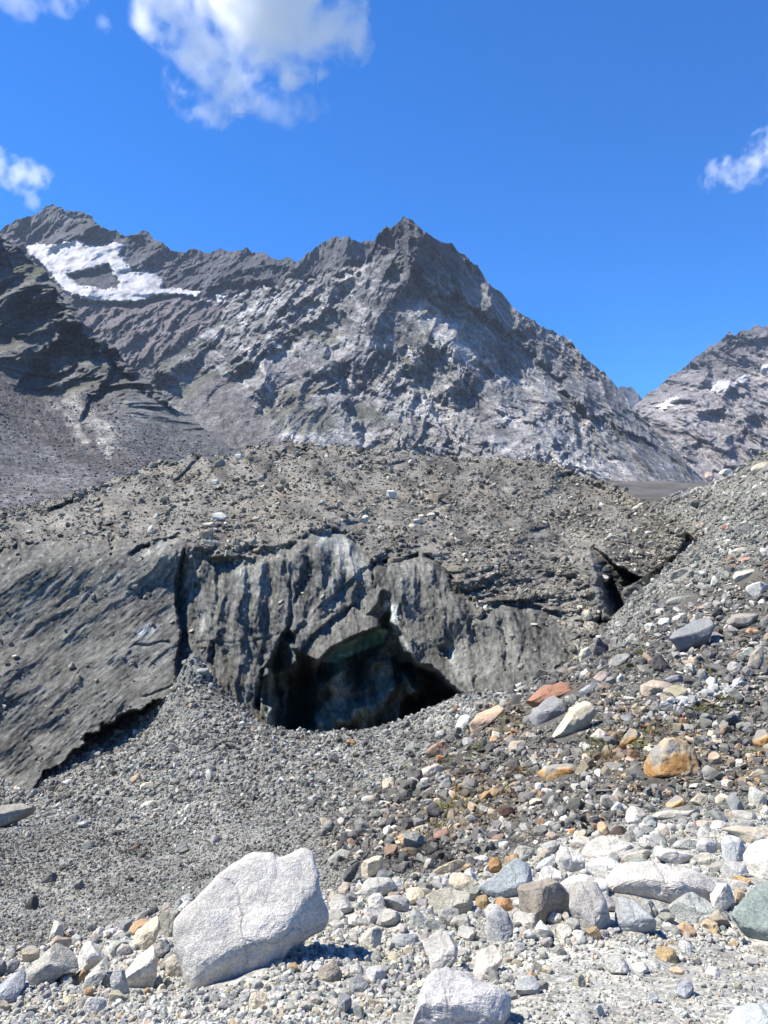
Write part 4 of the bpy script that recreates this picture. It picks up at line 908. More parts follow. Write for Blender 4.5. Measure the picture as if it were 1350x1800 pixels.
 ([(1314, 1174), (1323, 1140), (1342, 1130), (1343, 1168), (1332, 1181)], (0.32, 0.285, 0.245), "upright brown slab near the right edge below the slate boulder", 0.35, [], 4),
 ([(1274, 1263), (1290, 1248), (1307, 1251), (1298, 1267), (1281, 1270)], (0.30, 0.295, 0.285), "grey tilted slab above dark gap near the right edge", 0.4, [], 4),
 ([(1082, 1318), (1108, 1280), (1130, 1289), (1109, 1305), (1094, 1323)], (0.42, 0.34, 0.24), "leaning tan slab left of the golden boulder", 0.4, [], 4),
 ([(1320, 1305), (1332, 1284), (1354, 1280), (1356, 1310), (1330, 1316)], (0.40, 0.385, 0.36), "pale grey rock at the right edge level with the golden boulder", 0.6, [], 4),
 ([(1316, 1368), (1332, 1351), (1356, 1355), (1352, 1366)], (0.24, 0.10, 0.075), "dark red rock at the right edge below the golden boulder", 0.6, [], 4),
 ([(1163, 1422), (1188, 1398), (1200, 1402), (1208, 1420)], (0.10, 0.06, 0.045), "dark rusty brown stone below the golden boulder", 0.7, [], 4),
 ([(1213, 1410), (1230, 1392), (1244, 1396), (1244, 1413), (1222, 1420)], (0.41, 0.385, 0.32), "tan cubic block left of the cream block above the rock band", 0.7, [], 4),
 ([(1256, 1404), (1268, 1394), (1282, 1399), (1280, 1418), (1258, 1413)], CREAM, "cream cubic block above the right hand rock band", 0.7, [], 4),
 ([(1276, 1094), (1294, 1079), (1335, 1077), (1333, 1087), (1309, 1107), (1289, 1104)], (0.29, 0.275, 0.25), "broad grey brown slab right of the dark slate boulder", 0.4, [], 4),
 ([(-40, 1446), (0, 1411), (36, 1414), (61, 1430), (58, 1442), (20, 1450), (-20, 1458)], (0.25, 0.25, 0.235), "low grey outcrop slab at the left edge of the gravel slope", 0.5, [((0, 0.9, 0.4), 0.5)], 4),
]
for i, (pl, cl, lb, tk, pn, sb) in enumerate(BIG):
    slab = 'slab' in lb or 'flat' in lb
    nm = 'slab' if 'slab' in lb else ('boulder' if ('boulder' in lb or 'block' in lb) else 'rock')
    place_outline(nm, pl, cl, lb, nm, np.random.default_rng(300 + i), thick=tk, sub=5 if max(p_[0] for p_ in pl) - min(p_[0] for p_ in pl) > 95 else min(sb, 4), cuts=(0 if 'huge' in lb else 4) if pn else 6, planes=pn, rough=0.06, mat=M_ochre if 'golden' in lb else None,
                  kx=3.4 if slab else 2.6)

# smaller traced stones: centre, size, tilt in degrees, colour, label
SMALL = [
 (600, 1593, 44, 40, 0, LGREY, "pale grey block touching the right side of the huge granite boulder"), (590, 1626, 25, 20, 0, LGREY, "small round grey cobble at the lower right of the huge granite boulder"), (622, 1619, 22, 28, 20, WHITE, "small white upright cobble right of the round grey cobble"),
 (580, 1712, 44, 36, 20, BROWNG, "brownish grey block on the till right of the huge boulder's shadow"), (456, 1760, 36, 30, 0, CREAM, "cream cobble on the till below the huge granite boulder"), (489, 1750, 30, 18, 20, LGREY, "pale oval cobble against the cream cobble"),
 (606, 1765, 27, 40, 15, SLATE, "upright blue grey stone left of the cracked white boulder"), (628, 1732, 42, 28, -10, SLATE, "blue grey lump of rock above the upright blue grey stone"), (655, 1526, 56, 32, 22, CREAM, "cream flat topped boulder at the left end of the dark rubble"),
 (617, 1535, 20, 52, -28, DSLATE, "thin dark slab standing on edge behind the pale berm"), (664, 1560, 62, 36, -8, LGREY, "broad grey white boulder below the cream flat topped one"), (660, 1584, 34, 34, 20, WHITE, "small white boulder in front of the broad grey white boulder"),
 (698, 1590, 58, 32, -8, LGREY, "grey white boulder with shaded front at the middle of the berm"), (697, 1556, 30, 26, 0, LGREY, "grey rounded boulder behind the shaded grey white one"), (730, 1577, 34, 34, -10, CREAM, "square cream block in the middle of the berm"),
 (818, 1551, 62, 28, -6, CREAM, "cream slab with orange corner left of the blue triangular slab"), (795, 1587, 92, 42, -4, (0.36, 0.36, 0.32), "long olive grey lichen covered boulder below the cream slab"), (848, 1586, 28, 30, 0, (0.28, 0.22, 0.13), "brown stained block at the right end of the olive grey boulder"),
 (884, 1591, 44, 25, -4, ORANGE, "orange streaked stone under the blue triangular slab"), (680, 1617, 48, 34, -10, (0.28, 0.29, 0.305), "grey wedge of rock below the shaded grey white boulder"), (651, 1651, 44, 36, 20, (0.47, 0.46, 0.42), "pale wedge stone on the till left of the half buried blue slab"),
 (714, 1652, 56, 26, 6, (0.26, 0.285, 0.31), "half buried blue grey slab left of the speckled wedge boulder"), (744, 1605, 22, 18, 0, GREY, "little round grey stone above the blue half buried slab"), (790, 1612, 40, 36, 10, (0.33, 0.335, 0.33), "ridged grey cobble above the speckled wedge boulder"),
 (824, 1643, 42, 28, -10, LGREY, "grey white cobble right of the speckled wedge boulder"), (658, 1712, 38, 32, 8, (0.40, 0.41, 0.43), "blue white stone left of the cracked white boulder"), (626, 1705, 22, 24, 0, LGREY, "small grey white stone above the blue grey lump"),
 (918, 1616, 31, 36, 20, LGREY, "pale cobble right of the round blue grey cobble"), (932, 1623, 34, 32, 25, (0.38, 0.37, 0.35), "grey cobble leaning against the pale cobble under the brown boulder"), (974, 1614, 26, 28, 0, LGREY, "pale grey cobble left of the tall grey block"),
 (991, 1638, 28, 34, 0, (0.45, 0.44, 0.41), "cream grey cobble at the foot of the tall grey block"), (928, 1735, 48, 40, 20, (0.29, 0.315, 0.345), "blue slate stone in till right of the cracked white boulder"), (1087, 1698, 46, 36, -15, LGREY, "dusty grey stone casting a shadow on the bare till"),
 (1128, 1702, 36, 20, 5, WHITE, "white stone on the bare till beside its shadow"), (1172, 1680, 44, 32, 0, (0.36, 0.28, 0.16), "ochre brown stone on the till below the green banded boulder"), (1204, 1664, 28, 20, -15, WHITE, "white chip of rock above the ochre brown stone"),
 (1253, 1709, 27, 22, 0, WHITE, "white stone lying alone on the right of the till"), (1205, 1740, 30, 34, -20, (0.28, 0.305, 0.345), "blue grey stone set in the till on the right"), (1148, 1755, 20, 22, 0, (0.29, 0.32, 0.35), "small blue cobble in the bare till"), (1190, 1707, 28, 15, 0, (0.47, 0.36, 0.27), "peach coloured stone sunk in the till"),
 (1298, 1735, 18, 14, 0, (0.27, 0.26, 0.2), "small olive stone near the right bottom of the till"), (1148, 1600, 26, 24, 0, GREY, "dark grey cobble in the gap under the widest white boulder"), (1163, 1600, 24, 26, 0, (0.33, 0.34, 0.34), "grey cobble beside the dark one under the widest white boulder"), (1247, 1626, 34, 22, -20, TAN, "tan stone below the right end of the green banded boulder"),
 (1256, 1640, 24, 18, 0, (0.38, 0.29, 0.17), "ochre stone on the till under the tan stone"), (1240, 1448, 40, 16, 0, (0.38, 0.37, 0.34), "low grey slab above the red brown lens shaped stone"), (1235, 1447, 34, 14, 0, (0.27, 0.13, 0.10), "red brown lens shaped stone above the rock band"), (1264, 1450, 40, 18, 0, LGREY, "pale flat stone right of the red brown lens"),
 (1312, 1434, 52, 18, -3, LGREY, "flat pale boulder near the right edge above the long tan slab"), (1236, 1470, 24, 18, 0, WHITE, "white round cobble above the peaked tan grey stone"), (1206, 1485, 54, 20, 4, (0.31, 0.335, 0.34), "flat greenish slab behind the smooth white boulder"), (1114, 1440, 30, 22, -10, WHITE, "white cobble in the small cluster above the domed boulder"),
 (1114, 1458, 22, 20, 0, LGREY, "pale round cobble just below the white cobble of the cluster"), (1108, 1472, 22, 24, -30, GREY, "grey cobble right of the domed white boulder"), (1087, 1461, 34, 20, -5, (0.07, 0.06, 0.055), "dark brown block left of the cobble cluster"), (1060, 1456, 20, 30, 20, (0.46, 0.35, 0.23), "tan and orange upright stone left of the dark brown block"),
 (1005, 1461, 14, 14, 0, ORANGE, "bright orange stone above the rock band"), (970, 1470, 28, 16, 0, PINK, "pinkish stones' largest piece left of the bright orange stone"), (969, 1490, 34, 24, 20, LGREY, "pale grey flat boulder above the white lumpy boulder"), (918, 1498, 46, 26, 0, (0.32, 0.325, 0.31), "dull grey boulder behind the pointed blue slab"),
 (870, 1522, 26, 30, 10, (0.31, 0.20, 0.10), "rusty brown stone left of the pointed blue slab"), (849, 1513, 20, 22, 0, WHITE, "bright white cobble left of the rusty brown stone"), (856, 1528, 14, 14, 0, WHITE, "smaller white cobble under the bright white one"), (790, 1525, 66, 18, 24, (0.42, 0.375, 0.28), "tan slab leaning above the cream slab with orange corner"),
 (769, 1318, 52, 20, 30, (0.33, 0.23, 0.17), "red brown rock lying on the slope below the peach slab"), (776, 1335, 20, 20, 30, (0.36, 0.19, 0.10), "orange brown stone against the red brown rock"), (757, 1358, 46, 22, 20, (0.48, 0.44, 0.41), "pinkish white boulder below the orange brown stone"), (815, 1328, 56, 9, 22, DSLATE, "long thin dark slab edge right of the orange brown stone"),
 (786, 1379, 32, 18, 35, (0.25, 0.26, 0.27), "grey tilted slab above the dark grass patch"), (753, 1393, 46, 12, 32, (0.28, 0.26, 0.225), "thin brownish slab left of the grey tilted slab"), (853, 1350, 24, 14, 25, (0.36, 0.375, 0.39), "pale blue grey flake on the middle slope"), (871, 1390, 42, 14, 32, (0.40, 0.33, 0.235), "tan slab left of the dark rusty rock"),
 (893, 1428, 28, 20, 0, (0.10, 0.06, 0.05), "dark rusty rock on the middle slope"), (942, 1410, 22, 18, 20, CREAM, "cream pointed stone right of the dark rusty rock"), (922, 1420, 28, 14, 25, (0.31, 0.30, 0.265), "olive grey slab between the rusty rock and the cream stone"), (684, 1378, 28, 20, 20, CREAM, "cream block alone on the pale gravel"),
 (618, 1306, 20, 11, 5, ORANGE, "orange stone on the rim of the cave mouth"), (240, 1369, 30, 14, 15, TAN, "tan flat stone on the gravel below the dark undercut"), (257, 1382, 28, 16, 10, CREAM, "cream stone just below the tan flat one"), (369, 1361, 20, 18, 0, WHITE, "white stone alone on the left gravel slope"), (339, 1363, 18, 14, 0, GREY, "grey stone left of the lone white stone"),
 (154, 1487, 28, 17, 15, (0.13, 0.15, 0.155), "dark bluish stone in the middle of the left gravel slope"), (130, 1438, 24, 14, 0, (0.2, 0.205, 0.21), "dark grey stone above the dark bluish one"), (88, 1545, 26, 20, 10, (0.12, 0.125, 0.13), "black grey stone low on the left gravel slope"), (228, 1546, 18, 9, 0, (0.05, 0.05, 0.05), "small black stone alone on fine grey gravel"), (210, 1407, 18, 10, 0, (0.2, 0.21, 0.2), "small grey block on the gravel below the cream stone"),
 (208, 1464, 30, 10, -8, (0.11, 0.11, 0.105), "dark slab right of the dark bluish stone"), (236, 1490, 26, 10, 15, (0.19, 0.13, 0.10), "brownish slab in the dark stone streak"), (252, 1501, 24, 9, 30, (0.12, 0.12, 0.115), "thin dark slab tilted at the end of the dark stone streak"), (404, 1310, 30, 9, -28, (0.18, 0.17, 0.155), "thin grey slab sticking out at the foot of the debris cone"),
 (495, 1371, 14, 12, 0, WHITE, "white stone right of the centre of the gravel slope"), (514, 1370, 12, 11, 0, CREAM, "cream stone beside the white stone in the gravel"), (868, 1300, 20, 14, 35, (0.46, 0.31, 0.19), "peach orange stone below the peach slab"), (824, 1304, 22, 18, 0, LGREY, "round pale stone left of the peach orange stone"),
 (1031, 1330, 20, 14, 30, CREAM, "yellowish stone among grass left of the leaning tan slab"), (1104, 1262, 26, 12, 0, (0.33, 0.345, 0.355), "pale oval slate above the leaning tan slab"), (1106, 1337, 22, 14, 10, PINK, "pinkish white stone left of the golden boulder"), (1253, 1290, 18, 14, 0, CREAM, "cream stone up slope of the golden boulder"), (1257, 1334, 22, 28, 0, (0.36, 0.30, 0.24), "brown stone right of the golden boulder"),
 (1150, 1385, 20, 16, 10, (0.19, 0.2, 0.215), "dark grey round stone under the golden boulder"), (1322, 1110, 26, 13, -10, (0.43, 0.25, 0.15), "orange tinted stone below the broad grey brown slab"), (1232, 1072, 18, 12, 0, (0.42, 0.30, 0.25), "reddish pale stone above the dark slate boulder"), (1164, 1075, 22, 15, 0, LGREY, "pale stone left of the dark slate boulder's top"),
 (1330, 1037, 44, 26, 20, WHITE, "white boulder cut off by the right edge high on the slope"), (1310, 1012, 50, 22, 10, (0.36, 0.36, 0.34), "grey boulder left of the white one high on the slope"), (1200, 1055, 56, 18, 10, (0.24, 0.24, 0.23), "flat grey slab near the end of the ice spur"), (1195, 1010, 46, 16, 22, (0.25, 0.245, 0.23), "grey slab at the foot of the last ice scarp"),
 (1302, 968, 26, 12, 15, CREAM, "cream slab on the upper right moraine"), (1308, 985, 28, 11, 10, (0.40, 0.24, 0.19), "reddish slab on the upper right moraine"), (1275, 928, 15, 10, 0, (0.30, 0.12, 0.08), "dark red stone on the pale upper moraine"), (1275, 829, 24, 10, 8, WHITE, "flat white boulder on the skyline of the right moraine"), (1338, 822, 34, 18, 20, CREAM, "large cream boulder on the skyline at the right edge"),
 (1304, 869, 15, 10, 0, WHITE, "small white boulder below the skyline of the right moraine"), (1276, 911, 12, 9, 0, WHITE, "white stone above the dark red stone"), (1245, 835, 15, 12, 20, PINK, "pinkish boulder at the left end of the moraine skyline"),
]
ICEROCK = [
 (385, 908, 23, 15, 10, WHITE, "white boulder alone on the debris dome above the ice edge"), (688, 869, 16, 13, -10, WHITE, "white block in the middle of the debris dome"), (769, 873, 31, 12, 2, (0.24, 0.215, 0.175), "flat brown boulder right of the white block on the dome"), (420, 804, 12, 12, 10, WHITE, "white boulder near the crest of the dome"), (377, 847, 15, 9, 5, (0.45, 0.45, 0.42), "pale boulder below the small scarps on the dome"),
 (374, 957, 30, 10, -12, CREAM, "cream slab poised on the edge of the ice cliff"), (369, 922, 20, 8, 0, CREAM, "cream slab under the white boulder on the dome"), (364, 938, 26, 14, 20, (0.26, 0.235, 0.19), "brown rock above the cream slab at the ice edge"), (465, 857, 14, 8, 0, CREAM, "pale stone on the dome under the crest scoop"), (492, 858, 14, 8, 0, (0.16, 0.15, 0.13), "dark stone beside the pale stone under the crest scoop"),
 (640, 914, 16, 9, 20, (0.4, 0.39, 0.34), "pale slab on the dome left of the white rock group"), (735, 917, 17, 9, 0, WHITE, "flat white rock, largest of the group on the dome"), (740, 908, 12, 7, 0, CREAM, "cream rock above the flat white rock on the dome"), (758, 906, 12, 10, 0, (0.42, 0.42, 0.39), "pale rock right of the cream rock on the dome"), (724, 926, 10, 9, 0, CREAM, "small cream rock below the white group on the dome"),
 (722, 813, 8, 9, 0, WHITE, "small white block near the dome's skyline"), (678, 832, 20, 8, -10, (0.12, 0.115, 0.105), "dark slab below the small white skyline block"), (634, 791, 15, 7, 20, (0.10, 0.095, 0.085), "dark rock on the dome's skyline"), (693, 984, 34, 8, 5, (0.2, 0.185, 0.15), "brown slab overhanging the ice at the cliff's middle"), (806, 1000, 40, 9, -4, (0.23, 0.21, 0.17), "long tan slab on the ice edge right of the cliff"),
 (843, 1062, 12, 10, 20, (0.42, 0.41, 0.37), "pale stone at the tip of the debris tongue right of the cave"), (1075, 945, 22, 8, 12, (0.42, 0.40, 0.35), "pale flat slab on the hump by the ice spur"), (1098, 942, 20, 9, 15, (0.3, 0.285, 0.25), "grey slab right of the pale flat slab on the hump"), (1010, 1004, 22, 4, 0, (0.36, 0.34, 0.29), "thin pale slab lying level on the debris left of the spur"), (988, 1004, 14, 4, 0, (0.3, 0.28, 0.24), "thin slab end to end with the pale level slab"), (1032, 1082, 16, 18, 30, (0.42, 0.40, 0.33), "tilted pale slab under the ice spur"),
 (1064, 930, 18, 7, 5, (0.2, 0.19, 0.17), "dark slab behind the pale flat slab on the hump"), (388, 815, 20, 10, 25, (0.3, 0.28, 0.23), "tilted brown slab at the little scarp near the crest"), (445, 796, 13, 7, 0, (0.08, 0.075, 0.07), "black rock at the left of the crest"), (560, 784, 12, 7, 0, CREAM, "pale rock on the crest just right of the scoop"), (1118, 935, 12, 10, 10, (0.40, 0.37, 0.3), "tan rock on the hump near the last scarp"),
]
def ell_poly(cx, cy, w, h, tilt, r, n=11):
    th = np.sort(np.linspace(0, 2 * np.pi, n, endpoint=False) + r.uniform(-0.22, 0.22, n))
    rad = r.uniform(0.84, 1.1, n)
    c, s = math.cos(math.radians(tilt)), math.sin(math.radians(tilt))
    # superellipse outline, angular
    ex = np.sign(np.cos(th)) * np.abs(np.cos(th)) ** 0.8 * w / 2 * rad; ey = np.sign(np.sin(th)) * np.abs(np.sin(th)) ** 0.8 * h / 2 * rad
    return [(cx + x * c + y * s, cy - x * s + y * c) for x, y in zip(ex, ey)]
for k, (lst, on) in enumerate(((SMALL, None), (ICEROCK, glacier_y))):
    for i, (cx, cy, w, h, tl, cl, lb) in enumerate(lst):
        r = np.random.default_rng(1000 * (k + 1) + i)
        nm = 'slab' if 'slab' in lb else ('boulder' if ('boulder' in lb or 'block' in lb) else ('cobble' if 'cobble' in lb else ('rock' if 'rock' in lb else 'stone')))
        place_outline(nm, ell_poly(cx, cy, w * (1 + 0.2 * k), h * (1 + 0.25 * k), tl, r), cl, lb, nm, r, thick=0.45 if nm == 'slab' else 0.75, sub=4 if w * h > 900 else 3, cuts=7, rough=0.05, on=on, kx=3.2 if nm == 'slab' else 2.4,
                      mat=M_rock if cy > 1400 else M_stone)

# ------------------------------------------------------------------ loose stones: the largest few hundred one by one, the rest as rubble
protos = []
for i in range(14):
    r = np.random.default_rng(500 + i)
    flat = i % 2 == 0
    dims = (1, r.uniform(0.45, 0.85) if flat else r.uniform(0.6, 0.95), r.uniform(0.18, 0.36) if flat else r.uniform(0.6, 0.85))
    p, f = rock_shape(3, r, dims, cuts=11, depth=(0.42, 0.8), rough=0.10)
    protos.append((p, f, flat))
stone_me = [new_mesh('stone', p, tris=f, smooth=False) for p, f, _ in protos]
for me in stone_me: me.materials.append(M_stone)

PALS = {
 'front': [((0.46, 0.455, 0.43), 4.5), ((0.32, 0.322, 0.308), 4), ((0.24, 0.25, 0.25), 2.5), ((0.43, 0.39, 0.32), 2.2), ((0.38, 0.27, 0.16), 0.35), ((0.22, 0.23, 0.235), 1)],
 'right': [((0.115, 0.113, 0.105), 5), ((0.165, 0.16, 0.147), 4.5), ((0.27, 0.262, 0.24), 2.8), ((0.45, 0.435, 0.40), 1.7), ((0.30, 0.25, 0.19), 1.1), ((0.23, 0.155, 0.115), 0.5), ((0.085, 0.083, 0.082), 1.6), ((0.38, 0.29, 0.20), 0.25)],
 'upper': [((0.25, 0.247, 0.225), 4), ((0.19, 0.188, 0.172), 4), ((0.38, 0.372, 0.34), 2.0), ((0.13, 0.128, 0.118), 2.5), ((0.34, 0.27, 0.2), 0.5)],
 'left': [((0.22, 0.22, 0.207), 4), ((0.165, 0.165, 0.156), 4), ((0.30, 0.298, 0.28), 2.5), ((0.40, 0.395, 0.365), 1.2), ((0.09, 0.09, 0.086), 2.5), ((0.30, 0.25, 0.19), 0.7)],
}
ZN = ['front', 'right', 'upper', 'left']
def pick_colours(zone, r):
    out = np.empty((len(zone), 3)); lum = np.empty(len(zone))
    for zi, z in enumerate(ZN):
        m = np.where(zone == zi)[0]
        if len(m) == 0: continue
        cs = np.array([c for c, _ in PALS[z]]); w = np.array([x for _, x in PALS[z]]); w = w / w.sum()
        k = r.choice(len(cs), len(m), p=w)
        out[m] = cs[k] * r.uniform(0.8, 1.2, (len(m), 1)) * r.uniform(0.96, 1.04, (len(m), 3))
    return np.clip(out, 0.03, 0.6)

def ground_points(n, r, visible=0.72):
    nv = int(n * visible)
    qx, qy = r.uniform(-140, 1490, nv * 2), r.uniform(800, 1880, nv * 2)
    y = ground_hit(qx, qy); ok = np.isfinite(y) & (y < 160)
    a, _ = ray(qx[ok], qy[ok]); y = y[ok]
    a2, l2 = r.uniform(-0.68, 0.68, n - nv), r.uniform(math.log(2.0), math.log(150), n - nv)
    a, y = np.r_[a, a2], np.r_[y, np.exp(l2)]
    x = a * y
    z = ground_z(x, y)
    px, py = pix(a, z / y)
    fz, rz, uz, lz = zones(px, py)
    w = np.stack([fz, rz, uz, lz], -1)
    zone = (w.cumsum(-1) > r.uniform(0, 1, len(w))[:, None] * w.sum(-1)[:, None]).argmax(-1)
    return x, y, z, px, py, zone
EXCL = [np.array(b[0]) for b in BIG] + [np.array(ell_poly(s[0], s[1], s[2], s[3], s[4], np.random.default_rng(1))) for s in SMALL]
def clear_of_traced(px, py, grow):
    ok = np.ones(len(px), bool)
    for P in EXCL:
        x0, y0 = P.min(0) - grow; x1, y1 = P.max(0) + grow * np.array((1, 1.0))
        ok &= ~((px > x0) & (px < x1) & (py > y0) & (py < y1 + 6))
    return ok

r = np.random.default_rng(77)
sx, sy, sz, spx, spy, szone = ground_points(9000, r, 1.0)
free = clear_of_traced(spx, spy, 2) & (spx > -30) & (spx < 1380) & (spy < 1830)
spread = r.uniform(0, 1, len(sx)) < np.choose(szone, [0.85 * (spy < 1650) + 0.14, 0.8, 0.6, 0.1])
free &= spread
idx = np.where(free)[0]
# blue-noise thinning in photo distance
kept = []
for i in idx:
    if all((spx[i] - spx[j]) ** 2 + (spy[i] - spy[j]) ** 2 > 18 ** 2 for j in kept): kept.append(i)
    if len(kept) >= 600: break
kept = np.array(kept)
scol = pick_colours(szone[kept], r)
AREA = ['in the pale rock band and till in front', 'on the dark scree of the right hand slope', 'on the pale upper right moraine', 'on the grey gravel slope at the left']
import re
HERO = [(np.mean(np.array(b_[0]), 0), b_[2]) for b_ in BIG] + [((s_[0], s_[1]), s_[6]) for s_ in SMALL]
def short(t):
    t = t.split(',')[0]
    t = re.split(r" (?:left of|right of|under|below|above|beside|behind|between|lying|standing|touching|leaning|tucked|with|cut off|half sunk|in|on|at|just|directly|against|wedged|resting|from|near|showing|alone|set|sunk|squeezed|overhanging|sticking|casting|among|, )", t)[0]
    return ' '.join(t.split()[:5])
SHORT = [short(t) for _, t in HERO]
uniq = [i for i, t in enumerate(SHORT) if SHORT.count(t) == 1 and len(t.split()) >= 3]
HP = np.array([HERO[i][0] for i in uniq])
used_labels = {}
def where_label(px, py, what):
    d = np.hypot(HP[:, 0] - px, HP[:, 1] - py)
    for k in np.argsort(d)[:6]:
        dx, dy = px - HP[k, 0], py - HP[k, 1]
        side = ('right of' if dx > 0 else 'left of') if abs(dx) > abs(dy) else ('in front of' if dy > 0 else 'behind')
        for far in (('next to and ', 'a bit ', 'some way ') if d[k] < 45 else ('a bit ', 'some way ')):
            t = f"{what} {far}{side} the {SHORT[uniq[k]]}"
            if t not in used_labels:
                used_labels[t] = 1
                return t
    return None
n_slab = n_stone = 0
for i, c in zip(kept, scol):
    z = szone[i]
    slabby = (z == 1 and r.uniform() < 0.62) or (z == 3 and r.uniform() < 0.4) or (z == 2 and r.uniform() < 0.35)
    if slabby and n_slab >= 215: slabby = False
    if not slabby and n_stone >= 250: continue
    pool = [k for k in range(14) if protos[k][2] == slabby]
    size = min(46, (17 if z == 1 else 14) * r.uniform(0.12, 1) ** -0.55) * (1.0 if z != 3 else 0.72) * (0.75 if z == 2 else 1) * ((0.8 if spy[i] > 1650 else 1.3) if z == 0 else 1)
    rad = 0.5 * size * 1.15 * sy[i] / F
    k = pool[r.integers(len(pool))]
    nm = 'slab' if slabby else 'stone'
    lum = c.mean(); warm = c[0] / c[2]
    tone = ('rust brown' if lum < 0.26 else 'tan') if warm > 1.25 else ('dark' if lum < 0.17 else ('grey' if lum < 0.31 else 'pale'))
    shape = 'flat slab' if slabby else 'angular stone'
    o = link(nm, stone_me[k], where_label(spx[i], spy[i], f"{'small ' if size < 19 else ''}{tone} {shape}") or f"small {tone} {shape} lying loose {AREA[z]}", nm, f"loose {tone} {'slabs' if slabby else 'stones'} {AREA[z]}")
    o.location = (sx[i], sy[i], sz[i] + rad * (0.12 if slabby else 0.28))
    o.rotation_euler = (r.normal(0, 0.22), r.normal(0, 0.22) - 0.12, r.uniform(0, 6.28)) if slabby else tuple(r.uniform(0, 6.28, 3))
    o.scale = (rad,) * 3
    o.color = (*c, 1)
    n_slab += slabby; n_stone += not slabby

# more boulders crowding the pale band, each a thing
band_me = []
for i in range(8):
    rr = np.random.default_rng(620 + i)
    p, f = rock_shape(4, rr, (1, rr.uniform(0.65, 0.95), rr.uniform(0.55, 0.8)), cuts=9, depth=(0.5, 0.85), rough=0.10, soft=0.12)
    me = new_mesh('boulder', p, tris=f, smooth=False); me.materials.append(M_rock); band_me.append(me)
r = np.random.default_rng(66)
BAND = [(580, 1570), (640, 1545), (720, 1545), (850, 1535), (1000, 1470), (1130, 1440), (1360, 1405), (1360, 1650), (1250, 1640), (1000, 1650), (700, 1690), (590, 1690)]
BANDL = [(-10, 1690), (130, 1660), (250, 1630), (310, 1690), (300, 1760), (-10, 1790)]
qx, qy = r.uniform(-10, 1370, 5000), r.uniform(1400, 1790, 5000)
BANDM = [(560, 1690), (700, 1650), (1010, 1650), (930, 1790), (560, 1790), (440, 1790), (350, 1760), (480, 1720)]
mid = poly_sd(qx, qy, BANDM) > 0
inb = (poly_sd(qx, qy, BAND) > 0) | (poly_sd(qx, qy, BANDL) > 0) | (mid & (r.uniform(0, 1, 5000) < 0.6))
placed = []
for x, y, md in zip(qx[inb], qy[inb], mid[inb]):
    s = r.uniform(13, 26) if md else r.uniform(22, 46) if r.uniform() < 0.55 else r.uniform(15, 24)
    # keep the traced ones visible: no new stone whose body would lie in front of a traced outline
    body = np.array([(x, y - 0.35 * s), (x - 0.4 * s, y - 0.2 * s), (x + 0.4 * s, y - 0.2 * s)])
    bad = False
    for P in EXCL:
        if P[:, 0].min() - s < x < P[:, 0].max() + s and P[:, 1].min() - s < y < P[:, 1].max() + s:
            sd = poly_sd(body[:, 0], body[:, 1], P)
            if sd.max() > (1.0 if y > P[:, 1].max() - 3 else 0.3 * s): bad = True; break
    if bad or any((x - a) ** 2 + (y - b) ** 2 < (0.42 * (s + t)) ** 2 for a, b, t in placed): continue
    placed.append((x, y, s))
    if len(placed) >= 235: break
bc = pick_colours(np.zeros(len(placed), int), r) * 1.08
for (x, y, s), c in zip(placed, bc):
    yy = surface_y((x, y)); a, h = ray(x, y)
    rad = 0.55 * s * yy / F
    lum, warm = c.mean(), c[0] / c[2]
    tone = 'tan' if warm > 1.2 else ('grey' if lum < 0.31 else 'pale')
    side = 'left' if x < 500 else 'right hand'
    what = f"{'large ' if s > 34 else ''}{tone} boulder"
    o = link('boulder', band_me[r.integers(8)], where_label(x, y, what) or f"{what} packed in the {side} rock band in front", 'boulder', f"{tone} boulders packed in the {side} rock band", loc=(a * yy, yy + 0.3 * rad, h * yy + rad * 0.30))
    o.rotation_euler = (r.normal(0, 0.35), r.normal(0, 0.35), r.uniform(0, 6.28)); o.scale = (rad,) * 3
    o.color = (*np.clip(c * np.array((1.03, 1, 0.95)), 0.05, 0.5), 1)

# rubble: point clouds with instanced stones
pro_col = bpy.data.collections.new('rubble_pieces')
for i in range(12):
    rr = np.random.default_rng(800 + i)
    flat = i < 6
    dims = (1, rr.uniform(0.4, 0.8) if flat else rr.uniform(0.6, 0.95), rr.uniform(0.16, 0.34) if flat else rr.uniform(0.6, 0.9))
    p, f = rock_shape(2, rr, dims, cuts=9, depth=(0.45, 0.8), rough=0.10)
    me = new_mesh('rubble_piece', p, tris=f, smooth=False); me.materials.append(M_rubble)
    pro_col.objects.link(bpy.data.objects.new(f'rubble_piece_{i:02d}', me))

